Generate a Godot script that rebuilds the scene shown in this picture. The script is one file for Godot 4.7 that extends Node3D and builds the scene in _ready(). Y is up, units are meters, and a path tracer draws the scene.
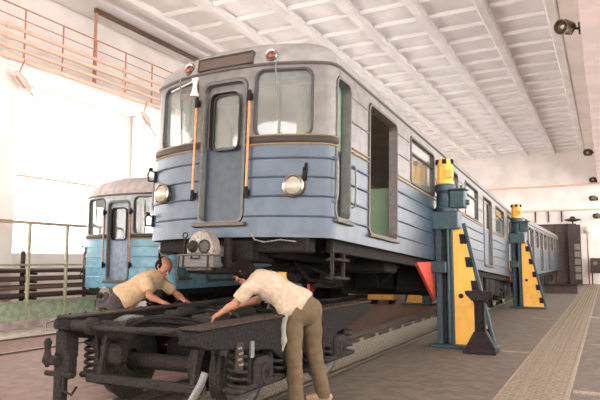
extends Node3D
# Metro depot: a lifted subway car, its rolled-out bogie, two mechanics, jacks, a hall with ribbed ceiling.

# ------------------------------------------------------------------ mesh builder
class MB:
	var v := PackedVector3Array()
	var n := PackedVector3Array()
	var t := Transform3D.IDENTITY
	func _p(p: Vector3, q: Vector3, r: Vector3, np: Vector3, nq: Vector3, nr: Vector3):
		v.append(t * p); v.append(t * q); v.append(t * r)
		n.append((t.basis * np).normalized()); n.append((t.basis * nq).normalized()); n.append((t.basis * nr).normalized())
	# triangle whose front faces along the given normal (winding fixed here)
	func tri(a: Vector3, b: Vector3, c: Vector3, nn: Vector3):
		if (b - a).cross(c - a).dot(nn) > 0.0:
			_p(a, c, b, nn, nn, nn)
		else:
			_p(a, b, c, nn, nn, nn)
	func tri_s(a: Vector3, b: Vector3, c: Vector3, na: Vector3, nb: Vector3, nc: Vector3):
		if (b - a).cross(c - a).dot(na + nb + nc) > 0.0:
			_p(a, c, b, na, nc, nb)
		else:
			_p(a, b, c, na, nb, nc)
	func quad(a: Vector3, b: Vector3, c: Vector3, d: Vector3, nn: Vector3):
		tri(a, b, c, nn); tri(a, c, d, nn)
	func quad_s(a, b, c, d, na, nb, nc, nd):
		tri_s(a, b, c, na, nb, nc); tri_s(a, c, d, na, nc, nd)
	# chamfered box
	func box(c: Vector3, s: Vector3, bev := 0.0):
		var h := s * 0.5
		var b: float = min(bev, min(h.x, min(h.y, h.z)) * 0.95)
		for ax in 3:
			for sg in [-1.0, 1.0]:
				var nn := Vector3.ZERO; nn[ax] = sg
				var u := (ax + 1) % 3
				var w := (ax + 2) % 3
				var ps := []
				for k in [[-1, -1], [1, -1], [1, 1], [-1, 1]]:
					var p := Vector3.ZERO
					p[ax] = sg * h[ax]; p[u] = k[0] * (h[u] - b); p[w] = k[1] * (h[w] - b)
					ps.append(c + p)
				quad(ps[0], ps[1], ps[2], ps[3], nn)
		if b <= 0.0:
			return
		for ax in 3:
			var u := (ax + 1) % 3
			var w := (ax + 2) % 3
			for su in [-1.0, 1.0]:
				for sw in [-1.0, 1.0]:
					var nn := Vector3.ZERO; nn[u] = su; nn[w] = sw
					var ps := []
					for e in [[-1, 0], [1, 0], [1, 1], [-1, 1]]:
						var p := Vector3.ZERO
						p[ax] = e[0] * (h[ax] - b)
						p[u] = su * (h[u] - (b if e[1] == 1 else 0.0)); p[w] = sw * (h[w] - (0.0 if e[1] == 1 else b))
						ps.append(c + p)
					quad(ps[0], ps[1], ps[2], ps[3], nn.normalized())
		for sx in [-1.0, 1.0]:
			for sy in [-1.0, 1.0]:
				for sz in [-1.0, 1.0]:
					var q := Vector3(sx, sy, sz)
					tri(c + q * (h - Vector3(0, b, b)), c + q * (h - Vector3(b, 0, b)), c + q * (h - Vector3(b, b, 0)), q.normalized())
	func bar(a: Vector3, b: Vector3, w: float, d: float, bev := 0.0):
		var dir := b - a
		var keep := t
		var z := dir.normalized()
		var up := Vector3.UP if abs(z.y) < 0.95 else Vector3.BACK
		var x := up.cross(z).normalized()
		t = t * Transform3D(Basis(x, z.cross(x), z), (a + b) * 0.5)
		box(Vector3.ZERO, Vector3(w, d, dir.length()), bev)
		t = keep
	func cyl(a: Vector3, b: Vector3, r0: float, r1 := -1.0, seg := 12, caps := true):
		if r1 < 0.0: r1 = r0
		lathe(a, b, [Vector2(r0, 0), Vector2(r1, (b - a).length())], seg, caps)
	# profile of (radius, distance along the axis a->b)
	func lathe(a: Vector3, b: Vector3, prof: Array, seg := 16, caps := true, flat := true):
		var z := (b - a).normalized()
		var up := Vector3.UP if abs(z.y) < 0.95 else Vector3.BACK
		var x := up.cross(z).normalized()
		var y := z.cross(x)
		for i in prof.size() - 1:
			var p: Vector2 = prof[i]
			var q: Vector2 = prof[i + 1]
			var d := q - p
			var slope := Vector2(d.y, -d.x)
			for k in seg:
				var a0 := TAU * k / seg
				var a1 := TAU * (k + 1) / seg
				var r0 := x * cos(a0) + y * sin(a0)
				var r1 := x * cos(a1) + y * sin(a1)
				var n0 := (r0 * slope.x + z * slope.y).normalized()
				var n1 := (r1 * slope.x + z * slope.y).normalized()
				var v0 := a + r0 * p.x + z * p.y
				var v1 := a + r1 * p.x + z * p.y
				var v2 := a + r1 * q.x + z * q.y
				var v3 := a + r0 * q.x + z * q.y
				if p.x > 1e-5: tri_s(v0, v1, v2, n0, n1, n1)
				if q.x > 1e-5: tri_s(v0, v2, v3, n0, n1, n0)
		if caps:
			for e in [[prof[0], -1.0], [prof[prof.size() - 1], 1.0]]:
				if e[0].x > 1e-4:
					var cc: Vector3 = a + z * e[0].y
					for k in seg:
						var a0 := TAU * k / seg
						var a1 := TAU * (k + 1) / seg
						tri(cc, cc + (x * cos(a0) + y * sin(a0)) * e[0].x, cc + (x * cos(a1) + y * sin(a1)) * e[0].x, z * e[1])
	func tube(pts: Array, r: float, seg := 8):
		var rings := []
		var last := Vector3.ZERO
		for i in pts.size():
			var d: Vector3 = (pts[min(i + 1, pts.size() - 1)] - pts[max(i - 1, 0)]).normalized()
			var x: Vector3
			if i == 0:
				x = (Vector3.UP if abs(d.y) < 0.9 else Vector3.RIGHT).cross(d).normalized()
			else:
				x = (last - d * last.dot(d)).normalized()
			last = x
			var y := d.cross(x)
			var ring := []
			for k in seg:
				ring.append(x * cos(TAU * k / seg) + y * sin(TAU * k / seg))
			rings.append(ring)
		for i in pts.size() - 1:
			for k in seg:
				var m := (k + 1) % seg
				quad_s(pts[i] + rings[i][k] * r, pts[i] + rings[i][m] * r, pts[i + 1] + rings[i + 1][m] * r, pts[i + 1] + rings[i + 1][k] * r, rings[i][k], rings[i][m], rings[i + 1][m], rings[i + 1][k])
		for e in [0, pts.size() - 1]:
			var nn: Vector3 = (pts[0] - pts[1]) if e == 0 else (pts[e] - pts[e - 1])
			for k in seg:
				tri(pts[e], pts[e] + rings[e][k] * r, pts[e] + rings[e][(k + 1) % seg] * r, nn.normalized())
	# polygon in the local xy plane, extruded z0..z1
	func prism(poly: PackedVector2Array, z0: float, z1: float, bev := 0.0):
		var p := poly
		if Geometry2D.is_polygon_clockwise(p):
			p = poly.duplicate(); p.reverse()
		var m := p.size()
		var inn := PackedVector2Array()
		for i in m:
			if bev > 0.0:
				var d0 := (p[i] - p[(i + m - 1) % m]).normalized()
				var d1 := (p[(i + 1) % m] - p[i]).normalized()
				var nn := (Vector2(-d0.y, d0.x) + Vector2(-d1.y, d1.x)).normalized()
				inn.append(p[i] + nn * bev)
			else:
				inn.append(p[i])
		var ids := Geometry2D.triangulate_polygon(inn)
		for i in range(0, ids.size(), 3):
			for e in [[z0, -1.0], [z1, 1.0]]:
				tri(Vector3(inn[ids[i]].x, inn[ids[i]].y, e[0]), Vector3(inn[ids[i + 1]].x, inn[ids[i + 1]].y, e[0]), Vector3(inn[ids[i + 2]].x, inn[ids[i + 2]].y, e[0]), Vector3(0, 0, e[1]))
		for i in m:
			var j := (i + 1) % m
			var d := (p[j] - p[i]).normalized()
			var nn := Vector3(d.y, -d.x, 0)
			quad(Vector3(p[i].x, p[i].y, z0 + bev), Vector3(p[j].x, p[j].y, z0 + bev), Vector3(p[j].x, p[j].y, z1 - bev), Vector3(p[i].x, p[i].y, z1 - bev), nn)
			if bev > 0.0:
				quad(Vector3(p[i].x, p[i].y, z1 - bev), Vector3(p[j].x, p[j].y, z1 - bev), Vector3(inn[j].x, inn[j].y, z1), Vector3(inn[i].x, inn[i].y, z1), (nn + Vector3(0, 0, 1)).normalized())
				quad(Vector3(p[i].x, p[i].y, z0 + bev), Vector3(p[j].x, p[j].y, z0 + bev), Vector3(inn[j].x, inn[j].y, z0), Vector3(inn[i].x, inn[i].y, z0), (nn - Vector3(0, 0, 1)).normalized())
	func ball(c: Vector3, r: Vector3, seg := 12, rings := 8):
		for i in rings:
			var t0 := PI * i / rings
			var t1 := PI * (i + 1) / rings
			for k in seg:
				var a0 := TAU * k / seg
				var a1 := TAU * (k + 1) / seg
				var q := []
				for e in [[t0, a0], [t0, a1], [t1, a1], [t1, a0]]:
					q.append(Vector3(sin(e[0]) * cos(e[1]), cos(e[0]), sin(e[0]) * sin(e[1])))
				if i > 0: tri_s(c + q[0] * r, c + q[1] * r, c + q[2] * r, q[0], q[1], q[2])
				if i < rings - 1: tri_s(c + q[0] * r, c + q[2] * r, c + q[3] * r, q[0], q[2], q[3])
	func mesh() -> ArrayMesh:
		var arr := []
		arr.resize(Mesh.ARRAY_MAX)
		arr[Mesh.ARRAY_VERTEX] = v
		arr[Mesh.ARRAY_NORMAL] = n
		var m := ArrayMesh.new()
		m.add_surface_from_arrays(Mesh.PRIMITIVE_TRIANGLES, arr)
		return m

# ------------------------------------------------------------------ node helpers
var used := {}
var cache := {}
func numbered(called: String) -> String:
	if not used.has(called):
		used[called] = 0
		return called
	used[called] += 1
	return "%s_%03d" % [called, used[called]]
func meta(o: Node, label: String, category: String, group := ""):
	o.set_meta("label", label); o.set_meta("category", category)
	if group != "": o.set_meta("group", group)
func thing(called: String, label: String, category: String, at := Vector3.ZERO, turn := 0.0, group := "") -> Node3D:
	var o := Node3D.new()
	o.name = numbered(called)
	add_child(o, true)
	o.position = at; o.rotation.y = turn
	meta(o, label, category, group)
	return o
func part(parent: Node, called: String, mb, m: Material, label := "") -> MeshInstance3D:
	var o := MeshInstance3D.new()
	o.name = called if parent != self else numbered(called)
	var me: Mesh = mb.mesh() if mb is MB else mb
	o.mesh = me
	o.material_override = m
	o.cast_shadow = GeometryInstance3D.SHADOW_CASTING_SETTING_ON
	parent.add_child(o, true)
	if label != "": o.set_meta("label", label)
	return o
func structure(called: String, mb, m: Material, parent: Node = self, label := "") -> MeshInstance3D:
	var o := part(parent, called, mb, m, label)
	if parent == self: o.set_meta("kind", "structure")
	return o
func boxmb(c: Vector3, s: Vector3, bev := 0.0) -> MB:
	var b := MB.new()
	b.box(c, s, bev)
	return b

# ------------------------------------------------------------------ materials
var M := {}
var T := {}
func noise_tex(seed_: int, freq: float, lo: float, hi: float, octaves := 4, size := 512, gain := 0.5, stretch := 1.0) -> ImageTexture:
	var f := FastNoiseLite.new()
	f.seed = seed_; f.frequency = freq; f.fractal_octaves = octaves; f.fractal_gain = gain
	f.noise_type = FastNoiseLite.TYPE_SIMPLEX_SMOOTH
	var im := f.get_seamless_image(size, size)
	im.convert(Image.FORMAT_RGBA8)
	for y in size:
		for x in size:
			var k: float = im.get_pixel(x, y).r
			var g: float = lo + (hi - lo) * smoothstep(0.15, 0.85, k)
			im.set_pixel(x, y, Color(g, g, g))
	return ImageTexture.create_from_image(im)
func normal_tex(seed_: int, freq: float, strength: float, size := 512) -> ImageTexture:
	var f := FastNoiseLite.new()
	f.seed = seed_; f.frequency = freq; f.fractal_octaves = 4
	var im := f.get_seamless_image(size, size)
	im.convert(Image.FORMAT_RGBA8)
	im.bump_map_to_normal_map(strength)
	return ImageTexture.create_from_image(im)
func mat(c: Color, rough := 0.6, metal := 0.0, tex: Texture2D = null, scale := 1.0, nrm: Texture2D = null, nstr := 0.5) -> StandardMaterial3D:
	var m := StandardMaterial3D.new()
	m.albedo_color = c
	m.roughness = rough
	m.metallic = metal
	if tex or nrm:
		m.uv1_triplanar = true
		m.uv1_scale = Vector3.ONE * scale
	if tex: m.albedo_texture = tex
	if nrm:
		m.normal_enabled = true; m.normal_texture = nrm; m.normal_scale = nstr
	return m
func c8(r: int, g: int, b: int) -> Color:
	return Color(r / 255.0, g / 255.0, b / 255.0)
func glass(c: Color, a: float) -> StandardMaterial3D:
	var m := StandardMaterial3D.new()
	m.transparency = BaseMaterial3D.TRANSPARENCY_ALPHA
	m.albedo_color = Color(c.r, c.g, c.b, a)
	m.roughness = 0.03
	m.metallic_specular = 0.6
	return m
func make_materials():
	T.grime = noise_tex(3, 0.02, 0.84, 1.0)
	T.soft = noise_tex(5, 0.008, 0.95, 1.0)
	T.floor = noise_tex(9, 0.02, 0.8, 1.0, 6)
	T.worn = noise_tex(12, 0.06, 0.7, 1.0, 5)
	T.fine = noise_tex(15, 0.12, 0.8, 1.0, 3)
	T.cloth = normal_tex(21, 0.03, 6.0)
	T.rough = normal_tex(23, 0.05, 4.0)
	M.floor = mat(c8(104, 92, 79), 0.62, 0, T.floor, 0.35, T.rough, 0.25)
	M.floor_warm = mat(c8(118, 80, 58), 0.62, 0, T.floor, 0.35, T.rough, 0.25)
	M.apron = mat(c8(190, 174, 162), 0.7, 0, T.floor, 0.3)
	M.plate = mat(c8(154, 137, 116), 0.5, 0.25, T.worn, 0.6, T.rough, 0.5)
	M.joint = mat(c8(164, 142, 122), 0.8, 0, T.worn, 0.8)
	M.wall = mat(c8(246, 238, 232), 0.9, 0, T.soft, 0.15)
	M.ceiling = mat(c8(248, 243, 241), 0.9, 0, T.soft, 0.12)
	M.band = mat(c8(244, 236, 228), 0.9, 0, T.soft, 0.12)
	M.pipe = mat(c8(240, 205, 184), 0.6, 0, T.soft, 0.4)
	M.pinkpaint = mat(c8(205, 140, 108), 0.6, 0, T.grime, 0.6)
	M.darkrail = mat(c8(120, 92, 78), 0.6, 0.2, T.grime, 0.6)
	M.girder = mat(c8(236, 214, 208), 0.85, 0, T.soft, 0.2)
	M.pitwall = mat(c8(160, 144, 124), 0.85, 0, T.worn, 0.55)
	M.railhead = mat(c8(150, 135, 120), 0.35, 0.8, T.worn, 0.7)
	M.body_lo = mat(c8(60, 72, 86), 0.36, 0.05, T.grime, 0.45)
	M.body_up = mat(c8(108, 102, 97), 0.36, 0.05, T.grime, 0.45)
	M.roof = mat(c8(142, 137, 134), 0.55, 0, T.grime, 0.4)
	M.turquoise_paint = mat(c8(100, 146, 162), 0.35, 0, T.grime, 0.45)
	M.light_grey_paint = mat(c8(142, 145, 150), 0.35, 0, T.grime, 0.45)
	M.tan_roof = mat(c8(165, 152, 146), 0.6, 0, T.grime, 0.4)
	M.inner = mat(c8(128, 148, 122), 0.5, 0, T.soft, 0.5)
	M.rubber = mat(c8(52, 46, 44), 0.6)
	M.belt = mat(c8(58, 50, 45), 0.5, 0.1, T.grime, 1.0)
	M.brass = mat(c8(160, 134, 98), 0.4, 0.5, T.grime, 1.0)
	M.gutter = mat(c8(80, 70, 63), 0.5, 0.1, T.grime, 1.0)
	M.orange = mat(c8(180, 120, 66), 0.4, 0.1, T.grime, 2.0)
	M.doorblue = mat(c8(42, 52, 63), 0.4, 0.05, T.grime, 0.6)
	M.doorframe = mat(c8(84, 83, 76), 0.45, 0.1, T.grime, 1.0)
	M.sill = mat(c8(96, 84, 72), 0.5, 0.4, T.worn, 1.5)
	M.bead = mat(c8(150, 160, 172), 0.3, 0.15, T.grime, 0.8)
	M.beadgrey = mat(c8(150, 142, 136), 0.3, 0.15, T.grime, 0.8)
	M.glass = glass(c8(210, 215, 205), 0.10)
	M.frosted = glass(c8(240, 234, 228), 0.25)
	M.chrome = mat(c8(150, 138, 125), 0.22, 0.9)
	M.lens = mat(c8(150, 138, 124), 0.12, 0.1)
	M.redlens = mat(c8(104, 50, 40), 0.2)
	M.signboard = mat(c8(84, 68, 58), 0.5, 0, T.grime, 1.5)
	M.under = mat(c8(44, 39, 36), 0.75, 0.0, T.worn, 0.7)
	M.under2 = mat(c8(56, 50, 45), 0.7, 0.0, T.worn, 0.7)
	M.coupler = mat(c8(150, 138, 126), 0.5, 0.2, T.worn, 0.9)
	M.couplerbox = mat(c8(92, 86, 80), 0.5, 0.2, T.worn, 0.9)
	M.iron = mat(c8(42, 38, 36), 0.8, 0.0, T.worn, 0.8, T.rough, 0.4)
	M.iron2 = mat(c8(56, 50, 46), 0.75, 0.0, T.worn, 0.8, T.rough, 0.4)
	M.worn = mat(c8(70, 58, 50), 0.8, 0.0, T.worn, 0.9)
	M.tyre = mat(c8(74, 67, 60), 0.5, 0.4, T.worn, 0.6)
	M.palemetal = mat(c8(128, 124, 120), 0.45, 0.3, T.worn, 1.0)
	M.hose = mat(c8(30, 27, 26), 0.6)
	M.teal = mat(c8(50, 68, 75), 0.5, 0.1, T.grime, 0.8)
	M.teal2 = mat(c8(62, 82, 88), 0.5, 0.1, T.grime, 0.8)
	M.yellow = mat(c8(240, 178, 76), 0.5, 0, T.soft, 0.8)
	M.black = mat(c8(48, 42, 42), 0.6, 0, T.grime, 0.8)
	M.red = mat(c8(190, 68, 52), 0.55, 0, T.grime, 0.8)
	M.green = mat(c8(168, 180, 150), 0.65, 0, T.grime, 0.4)
	M.greenpost = mat(c8(178, 172, 142), 0.65, 0, T.grime, 0.6)
	M.rackpipe = [mat(c8(112, 88, 70), 0.7, 0.2, T.worn, 0.6), mat(c8(84, 68, 58), 0.7, 0.2, T.worn, 0.6), mat(c8(140, 108, 82), 0.7, 0.2, T.worn, 0.6)]
	M.gate = mat(c8(94, 74, 64), 0.7, 0, T.grime, 0.4)
	M.gatedark = mat(c8(72, 57, 50), 0.7, 0, T.grime, 0.4)
	M.lampmetal = mat(c8(112, 92, 68), 0.5, 0.4, T.grime, 2.0)
	M.lampdark = mat(c8(58, 46, 38), 0.5, 0.3)
	M.whitelamp = mat(c8(205, 192, 182), 0.5)
	M.skin = mat(c8(170, 112, 82), 0.55, 0, T.fine, 2.0)
	M.shirt1 = mat(c8(186, 154, 118), 0.85, 0, T.grime, 1.5, T.cloth, 0.8)
	M.shirt2 = mat(c8(178, 153, 131), 0.85, 0, T.grime, 1.5, T.cloth, 0.8)
	M.trouser1 = mat(c8(56, 48, 44), 0.9, 0, T.grime, 1.5, T.cloth, 0.8)
	M.trouser2 = mat(c8(92, 73, 49), 0.9, 0, T.grime, 0.8, T.cloth, 0.4)
	M.hair = mat(c8(26, 18, 15), 0.95, 0, T.worn, 5.0, T.cloth, 1.0)
	M.shoe = mat(c8(160, 125, 100), 0.6, 0, T.grime, 2.0)
	M.shoedark = mat(c8(60, 50, 44), 0.6)
	M.rag = mat(c8(150, 146, 132), 0.9, 0, T.worn, 3.0, T.cloth, 1.0)
	M.seat = mat(c8(82, 56, 44), 0.6, 0, T.grime, 1.0)
	M.spring = mat(c8(64, 56, 50), 0.7, 0.1, T.worn, 0.8)
	M.door2 = mat(c8(112, 128, 142), 0.4, 0, T.grime, 0.6)
	for k in ["iron", "iron2", "worn", "under", "under2", "hair", "hose", "spring", "black"]: M[k].metallic_specular = 0.2
	M.lining = mat(c8(196, 184, 166), 0.6, 0, T.soft, 0.4)
	M.cabwall = mat(c8(86, 80, 68), 0.6, 0, T.grime, 0.6)
	M.lino = mat(c8(112, 88, 70), 0.6, 0, T.worn, 0.6)
	M.eye = mat(c8(40, 30, 26), 0.3)

# ------------------------------------------------------------------ the script
func _ready():
	make_materials()
	setup_view()
	build_hall()
	build_tracks()
	build_cars()
	build_bogies()
	build_jacks()
	build_left_side()
	build_lamps()
	build_far_end()
	build_workers()

func setup_view():
	var cam := Camera3D.new()
	cam.name = "camera"
	cam.position = Vector3(0, 1.55, 0)
	cam.rotation = Vector3(deg_to_rad(5.805), deg_to_rad(26.9025), 0)
	cam.fov = 36.87
	cam.near = 0.05; cam.far = 300
	add_child(cam)
	cam.current = true
	var we := WorldEnvironment.new()
	we.name = "environment"
	var env := Environment.new()
	env.background_mode = Environment.BG_SKY
	var sky := Sky.new()
	var sm := ProceduralSkyMaterial.new()
	sm.sky_top_color = Color(0.93, 0.925, 0.925)
	sm.sky_horizon_color = Color(1.0, 0.99, 0.98)
	sm.ground_bottom_color = Color(0.86, 0.845, 0.83)
	sm.ground_horizon_color = Color(0.95, 0.935, 0.92)
	sm.sun_angle_max = 1.0
	sky.sky_material = sm
	env.sky = sky
	env.background_energy_multiplier = 1.0
	env.ambient_light_source = Environment.AMBIENT_SOURCE_DISABLED
	env.tonemap_mode = Environment.TONE_MAPPER_LINEAR
	env.tonemap_exposure = 12.5
	env.sdfgi_enabled = true; env.ssao_enabled = true; env.ssil_enabled = true
	we.environment = env
	add_child(we)

# ------------------------------------------------------------------ hall
const H := 9.2
const XL := -14.1
const XR := 7.0
const ZF := -45.3
const ZR := 9.0
func glazed_wall(called: String, t: Transform3D, length: float, bays: int, bands: Array, cols: int, glazing: Material):
	# wall in local xy (x 0..length), outside towards -z; bands [y0, y1, rows] of glazing between piers
	var b := MB.new()
	b.t = t
	var bw := length / bays
	var pier := 0.6
	var at := -0.25
	for q in bands + [[H + 0.4, H + 0.4, 0]]:
		b.box(Vector3(length / 2, (at + q[0]) / 2, -0.15), Vector3(length, q[0] - at, 0.3))
		at = q[1]
	for q in bands:
		for i in bays + 1:
			var x0: float = max(0.0, i * bw - pier / 2)
			var x1: float = min(length, i * bw + pier / 2)
			b.box(Vector3((x0 + x1) / 2, (q[0] + q[1]) / 2, -0.15), Vector3(x1 - x0, q[1] - q[0], 0.3))
	var w := structure(called, b, M.wall)
	for q in bands:
		for i in bays:
			var x0 := i * bw + pier / 2
			var x1 := (i + 1) * bw - pier / 2
			var f := MB.new()
			f.t = t
			for k in cols + 1:
				f.box(Vector3(lerp(x0, x1, float(k) / cols), (q[0] + q[1]) / 2, -0.15), Vector3(0.05, q[1] - q[0], 0.06))
			for k in q[2] + 1:
				f.box(Vector3((x0 + x1) / 2, lerp(q[0], q[1], float(k) / q[2]), -0.15), Vector3(x1 - x0, 0.05, 0.06))
			var fr_ := part(w, "window_frame", f, M.wall)
			var p := MB.new()
			p.t = t
			p.box(Vector3((x0 + x1) / 2, (q[0] + q[1]) / 2, -0.15), Vector3(x1 - x0, q[1] - q[0], 0.008))
			part(fr_, "window_pane", p, glazing)

func build_hall():
	# floor: slabs either side of the inspection pit
	var b := MB.new()
	var zl := ZR - ZF
	var zc := (ZR + ZF) / 2
	var t0 := -0.25
	b.box(Vector3((-3.35 + XR + 0.3) / 2, t0 / 2, zc), Vector3(XR + 0.3 + 3.35, -t0, zl))
	b.box(Vector3(-4.185, t0 / 2, (ZF - 24.0) / 2), Vector3(1.68, -t0, 45.0 - 24.0))
	b.box(Vector3(-4.185, t0 / 2, (ZR - 1.0) / 2), Vector3(1.68, -t0, ZR + 1.0))
	var fl := structure("floor", b, M.floor)
	part(fl, "floor_bay", boxmb(Vector3((-10.75 - 5.02) / 2, t0 / 2, zc), Vector3(10.75 - 5.02, -t0, zl)), M.floor_warm, "warm brown floor between the tracks")
	part(fl, "concrete_apron", boxmb(Vector3((XL - 0.3 - 10.75) / 2, t0 / 2 + 0.002, zc), Vector3(-10.75 - XL + 0.3, -t0, zl)), M.apron, "pale concrete apron along the wall")
	# pit
	var pit := MB.new()
	pit.box(Vector3(-5.12, -0.85, -12.5), Vector3(0.5, 1.3, 23.0))
	part(fl, "pit_wall", pit, M.pitwall, "stained pale concrete pit wall")
	var pit2 := MB.new()
	pit2.box(Vector3(-3.25, -0.85, -12.5), Vector3(0.5, 1.3, 23.0))
	part(fl, "pit_wall", pit2, M.pitwall)
	part(fl, "pit_floor", boxmb(Vector3(-4.185, -1.55, -12.5), Vector3(2.4, 0.1, 23.0)), M.pitwall)
	part(fl, "pit_end", boxmb(Vector3(-4.185, -0.88, -24.1), Vector3(1.68, 1.25, 0.2)), M.pitwall)
	part(fl, "pit_end", boxmb(Vector3(-4.185, -0.88, -0.9), Vector3(1.68, 1.25, 0.2)), M.pitwall)
	var ped := boxmb(Vector3(0, -0.165, 0), Vector3(0.16, 0.07, 0.22), 0.008).mesh()
	for i in 23:
		for x in [-4.945, -3.425]:
			var o := part(fl, "rail_chair", ped, M.pitwall)
			o.position = Vector3(x, 0, -1.6 - i)
	# steel cover plates running to the far gate
	var pm := MB.new()
	pm.box(Vector3(0, 0.004, 0), Vector3(0.70, 0.02, 1.40), 0.006)
	for k in range(-3, 4):
		for j in 14:
			pm.box(Vector3(k * 0.1, 0.016, -0.62 + j * 0.095), Vector3(0.07, 0.006, 0.018))
	var pmesh := pm.mesh()
	for i in 28:
		var p := part(fl, "cover_plate", pmesh, M.plate)
		p.position = Vector3(-0.82, 0.002, -3.5 - i * 1.43)
	for e in [[-1.185, "cover_frame"], [-0.455, "cover_frame"]]:
		part(fl, e[1], boxmb(Vector3(e[0], 0.006, -23.0), Vector3(0.03, 0.02, 42.0)), M.joint)
	for e in [[-2.3, -1.22, -11.0, 0.09], [-0.42, 1.5, -8.0, 0.16], [-0.42, 2.0, -12.6, 0.07], [-1.9, -1.22, -17.6, 0.08], [-0.42, 2.0, -17.0, 0.06], [-1.2, -0.4, -12.9, 0.05]]:
		part(fl, "joint_strip", boxmb(Vector3((e[0] + e[1]) / 2, 0.003, e[2]), Vector3(e[1] - e[0], 0.012, e[3])), M.joint)
	part(fl, "drain_slot", boxmb(Vector3(0.05, 0.003, -18.6), Vector3(1.9, 0.012, 0.45), 0.003), M.railhead)
	# ceiling slab and ribs
	var ce := structure("ceiling", boxmb(Vector3((XL + XR) / 2, H + 0.2, zc), Vector3(XR - XL + 0.6, 0.4, zl + 0.6)), M.ceiling)
	var rib := MB.new()
	rib.box(Vector3(0, -0.09, 0), Vector3(0.34, 0.24, 53.8), 0.05)
	var ribm := rib.mesh()
	var xr := []
	for i in 8:
		xr.append(-1.02 - i * 1.82)
	for x in xr.slice(0, 7):
		var o := part(ce, "main_rib", ribm, M.ceiling)
		o.position = Vector3(x - 0.1, H, zc)
	var cr := MB.new()
	cr.box(Vector3(0, -0.05, 0), Vector3(1.5, 0.16, 0.18), 0.05)
	var crm := cr.mesh()
	for i in 6:
		for k in 27:
			var o := part(ce, "cross_rib", crm, M.ceiling)
			o.position = Vector3(-1.02 - 0.1 - i * 1.82 - 0.91, H, -11.6 - k * 1.27)
	part(ce, "edge_slab", boxmb(Vector3(-13.4, H - 0.05, zc), Vector3(1.2, 0.12, zl)), M.ceiling)
	part(ce, "smooth_band", boxmb(Vector3(-0.45, H - 0.15, -28.0), Vector3(0.9, 0.34, 34.0)), M.band)
	# crane girder along the right-hand columns
	structure("trim_1", boxmb(Vector3(0.35, 7.9, -19.0), Vector3(1.26, 2.2, 52.0), 0.02), M.girder, self, "pale pink crane girder under the ceiling")
	# walls
	structure("wall_far", boxmb(Vector3((XL + XR) / 2, H / 2, ZF - 0.2), Vector3(XR - XL + 0.6, H + 0.8, 0.4)), M.wall)
	glazed_wall("wall_rear", Transform3D(Basis(Vector3(-1, 0, 0), Vector3.UP, Vector3(0, 0, -1)), Vector3(XR, 0, ZR)), XR - XL, 4, [[0.9, 8.6, 5]], 4, M.glass)
	glazed_wall("wall_right", Transform3D(Basis(Vector3(0, 0, 1), Vector3.UP, Vector3(-1, 0, 0)), Vector3(XR, 0, ZF)), ZR - ZF, 9, [[1.4, 8.4, 4]], 4, M.glass)
	glazed_wall("wall_left", Transform3D(Basis(Vector3(0, 0, -1), Vector3.UP, Vector3(1, 0, 0)), Vector3(XL, 0, ZR)), zl, 9, [[1.75, 6.25, 1]], 1, M.frosted)
	var wl := get_node("wall_left")
	# columns and the gallery on the left wall
	var gal := structure("trim_2", boxmb(Vector3(-13.5, 6.52, zc), Vector3(1.2, 0.28, zl), 0.02), M.ceiling, self, "gallery slab along the left wall, carried by columns")
	for i in 7:
		var o := part(gal, "column", boxmb(Vector3(-13.5, 3.2, 0), Vector3(1.1, 6.4, 0.85), 0.03), M.wall)
		o.position.z = ZR - (i + 2) * zl / 9.0 - 0.45
	for e in [[3.72, 0.07], [3.2, 0.04]]:
		part(wl, "wall_conduit", boxmb(Vector3(-14.03, e[0] * 1.06 - 0.09, -14.0), Vector3(0.1, e[1], 34.0), 0.01), M.pipe)

func build_tracks():
	# rail cross-section swept along z
	var poly := PackedVector2Array([Vector2(-0.07, -0.16), Vector2(0.07, -0.16), Vector2(0.07, -0.145), Vector2(0.012, -0.12), Vector2(0.012, -0.045), Vector2(0.036, -0.03), Vector2(0.036, -0.006), Vector2(0.03, 0.0), Vector2(-0.03, 0.0), Vector2(-0.036, -0.006), Vector2(-0.036, -0.03), Vector2(-0.012, -0.045), Vector2(-0.012, -0.12), Vector2(-0.07, -0.145)])
	var b := MB.new()
	b.prism(poly, -26.5, 26.5)
	var m := b.mesh()
	var names := ["steel rail on the pit edge beneath the left wheels of bogie", "steel rail on the pit edge beside bending long-haired mechanic", "steel rail under left-hand bright blue car, beside pale apron", "steel rail under bright blue car, towards the inspection pit"]
	var k := 0
	for x in [-4.947, -3.423, -10.51, -8.99]:
		var r := part(self, "track_rail", m, M.railhead)
		r.position = Vector3(x, 0.03, -18.0)
		meta(r, names[k], "rail", "depot rails")
		k += 1

# ------------------------------------------------------------------ subway cars
const LEN := 18.3
const BOW := 0.34
var fs := PackedFloat32Array()   # arc length
var fp := PackedVector2Array()   # x,z along the nose outline, left to right
func bow(x: float) -> float:
	return BOW * (1.0 - pow(abs(x) / 1.36, 2.4))
func nose_outline():
	var half := [Vector2(0, BOW)]
	for i in range(1, 21):
		var x := 1.25 * i / 20.0
		half.append(Vector2(x, bow(x)))
	var p0: Vector2 = half[-1]
	var c := Vector2(1.35, p0.y - 0.05)
	var p2 := Vector2(1.35, -0.12)
	for i in range(1, 7):
		var t := i / 6.0
		half.append(p0 * (1 - t) * (1 - t) + c * 2 * t * (1 - t) + p2 * t * t)
	for i in range(half.size() - 1, 0, -1):
		fp.append(Vector2(-half[i].x, half[i].y))
	for q in half:
		fp.append(q)
	var s := 0.0
	for i in fp.size():
		if i > 0: s += fp[i].distance_to(fp[i - 1])
		fs.append(s)
	var mid := fs[half.size() - 1]
	for i in fs.size():
		fs[i] -= mid
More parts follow.
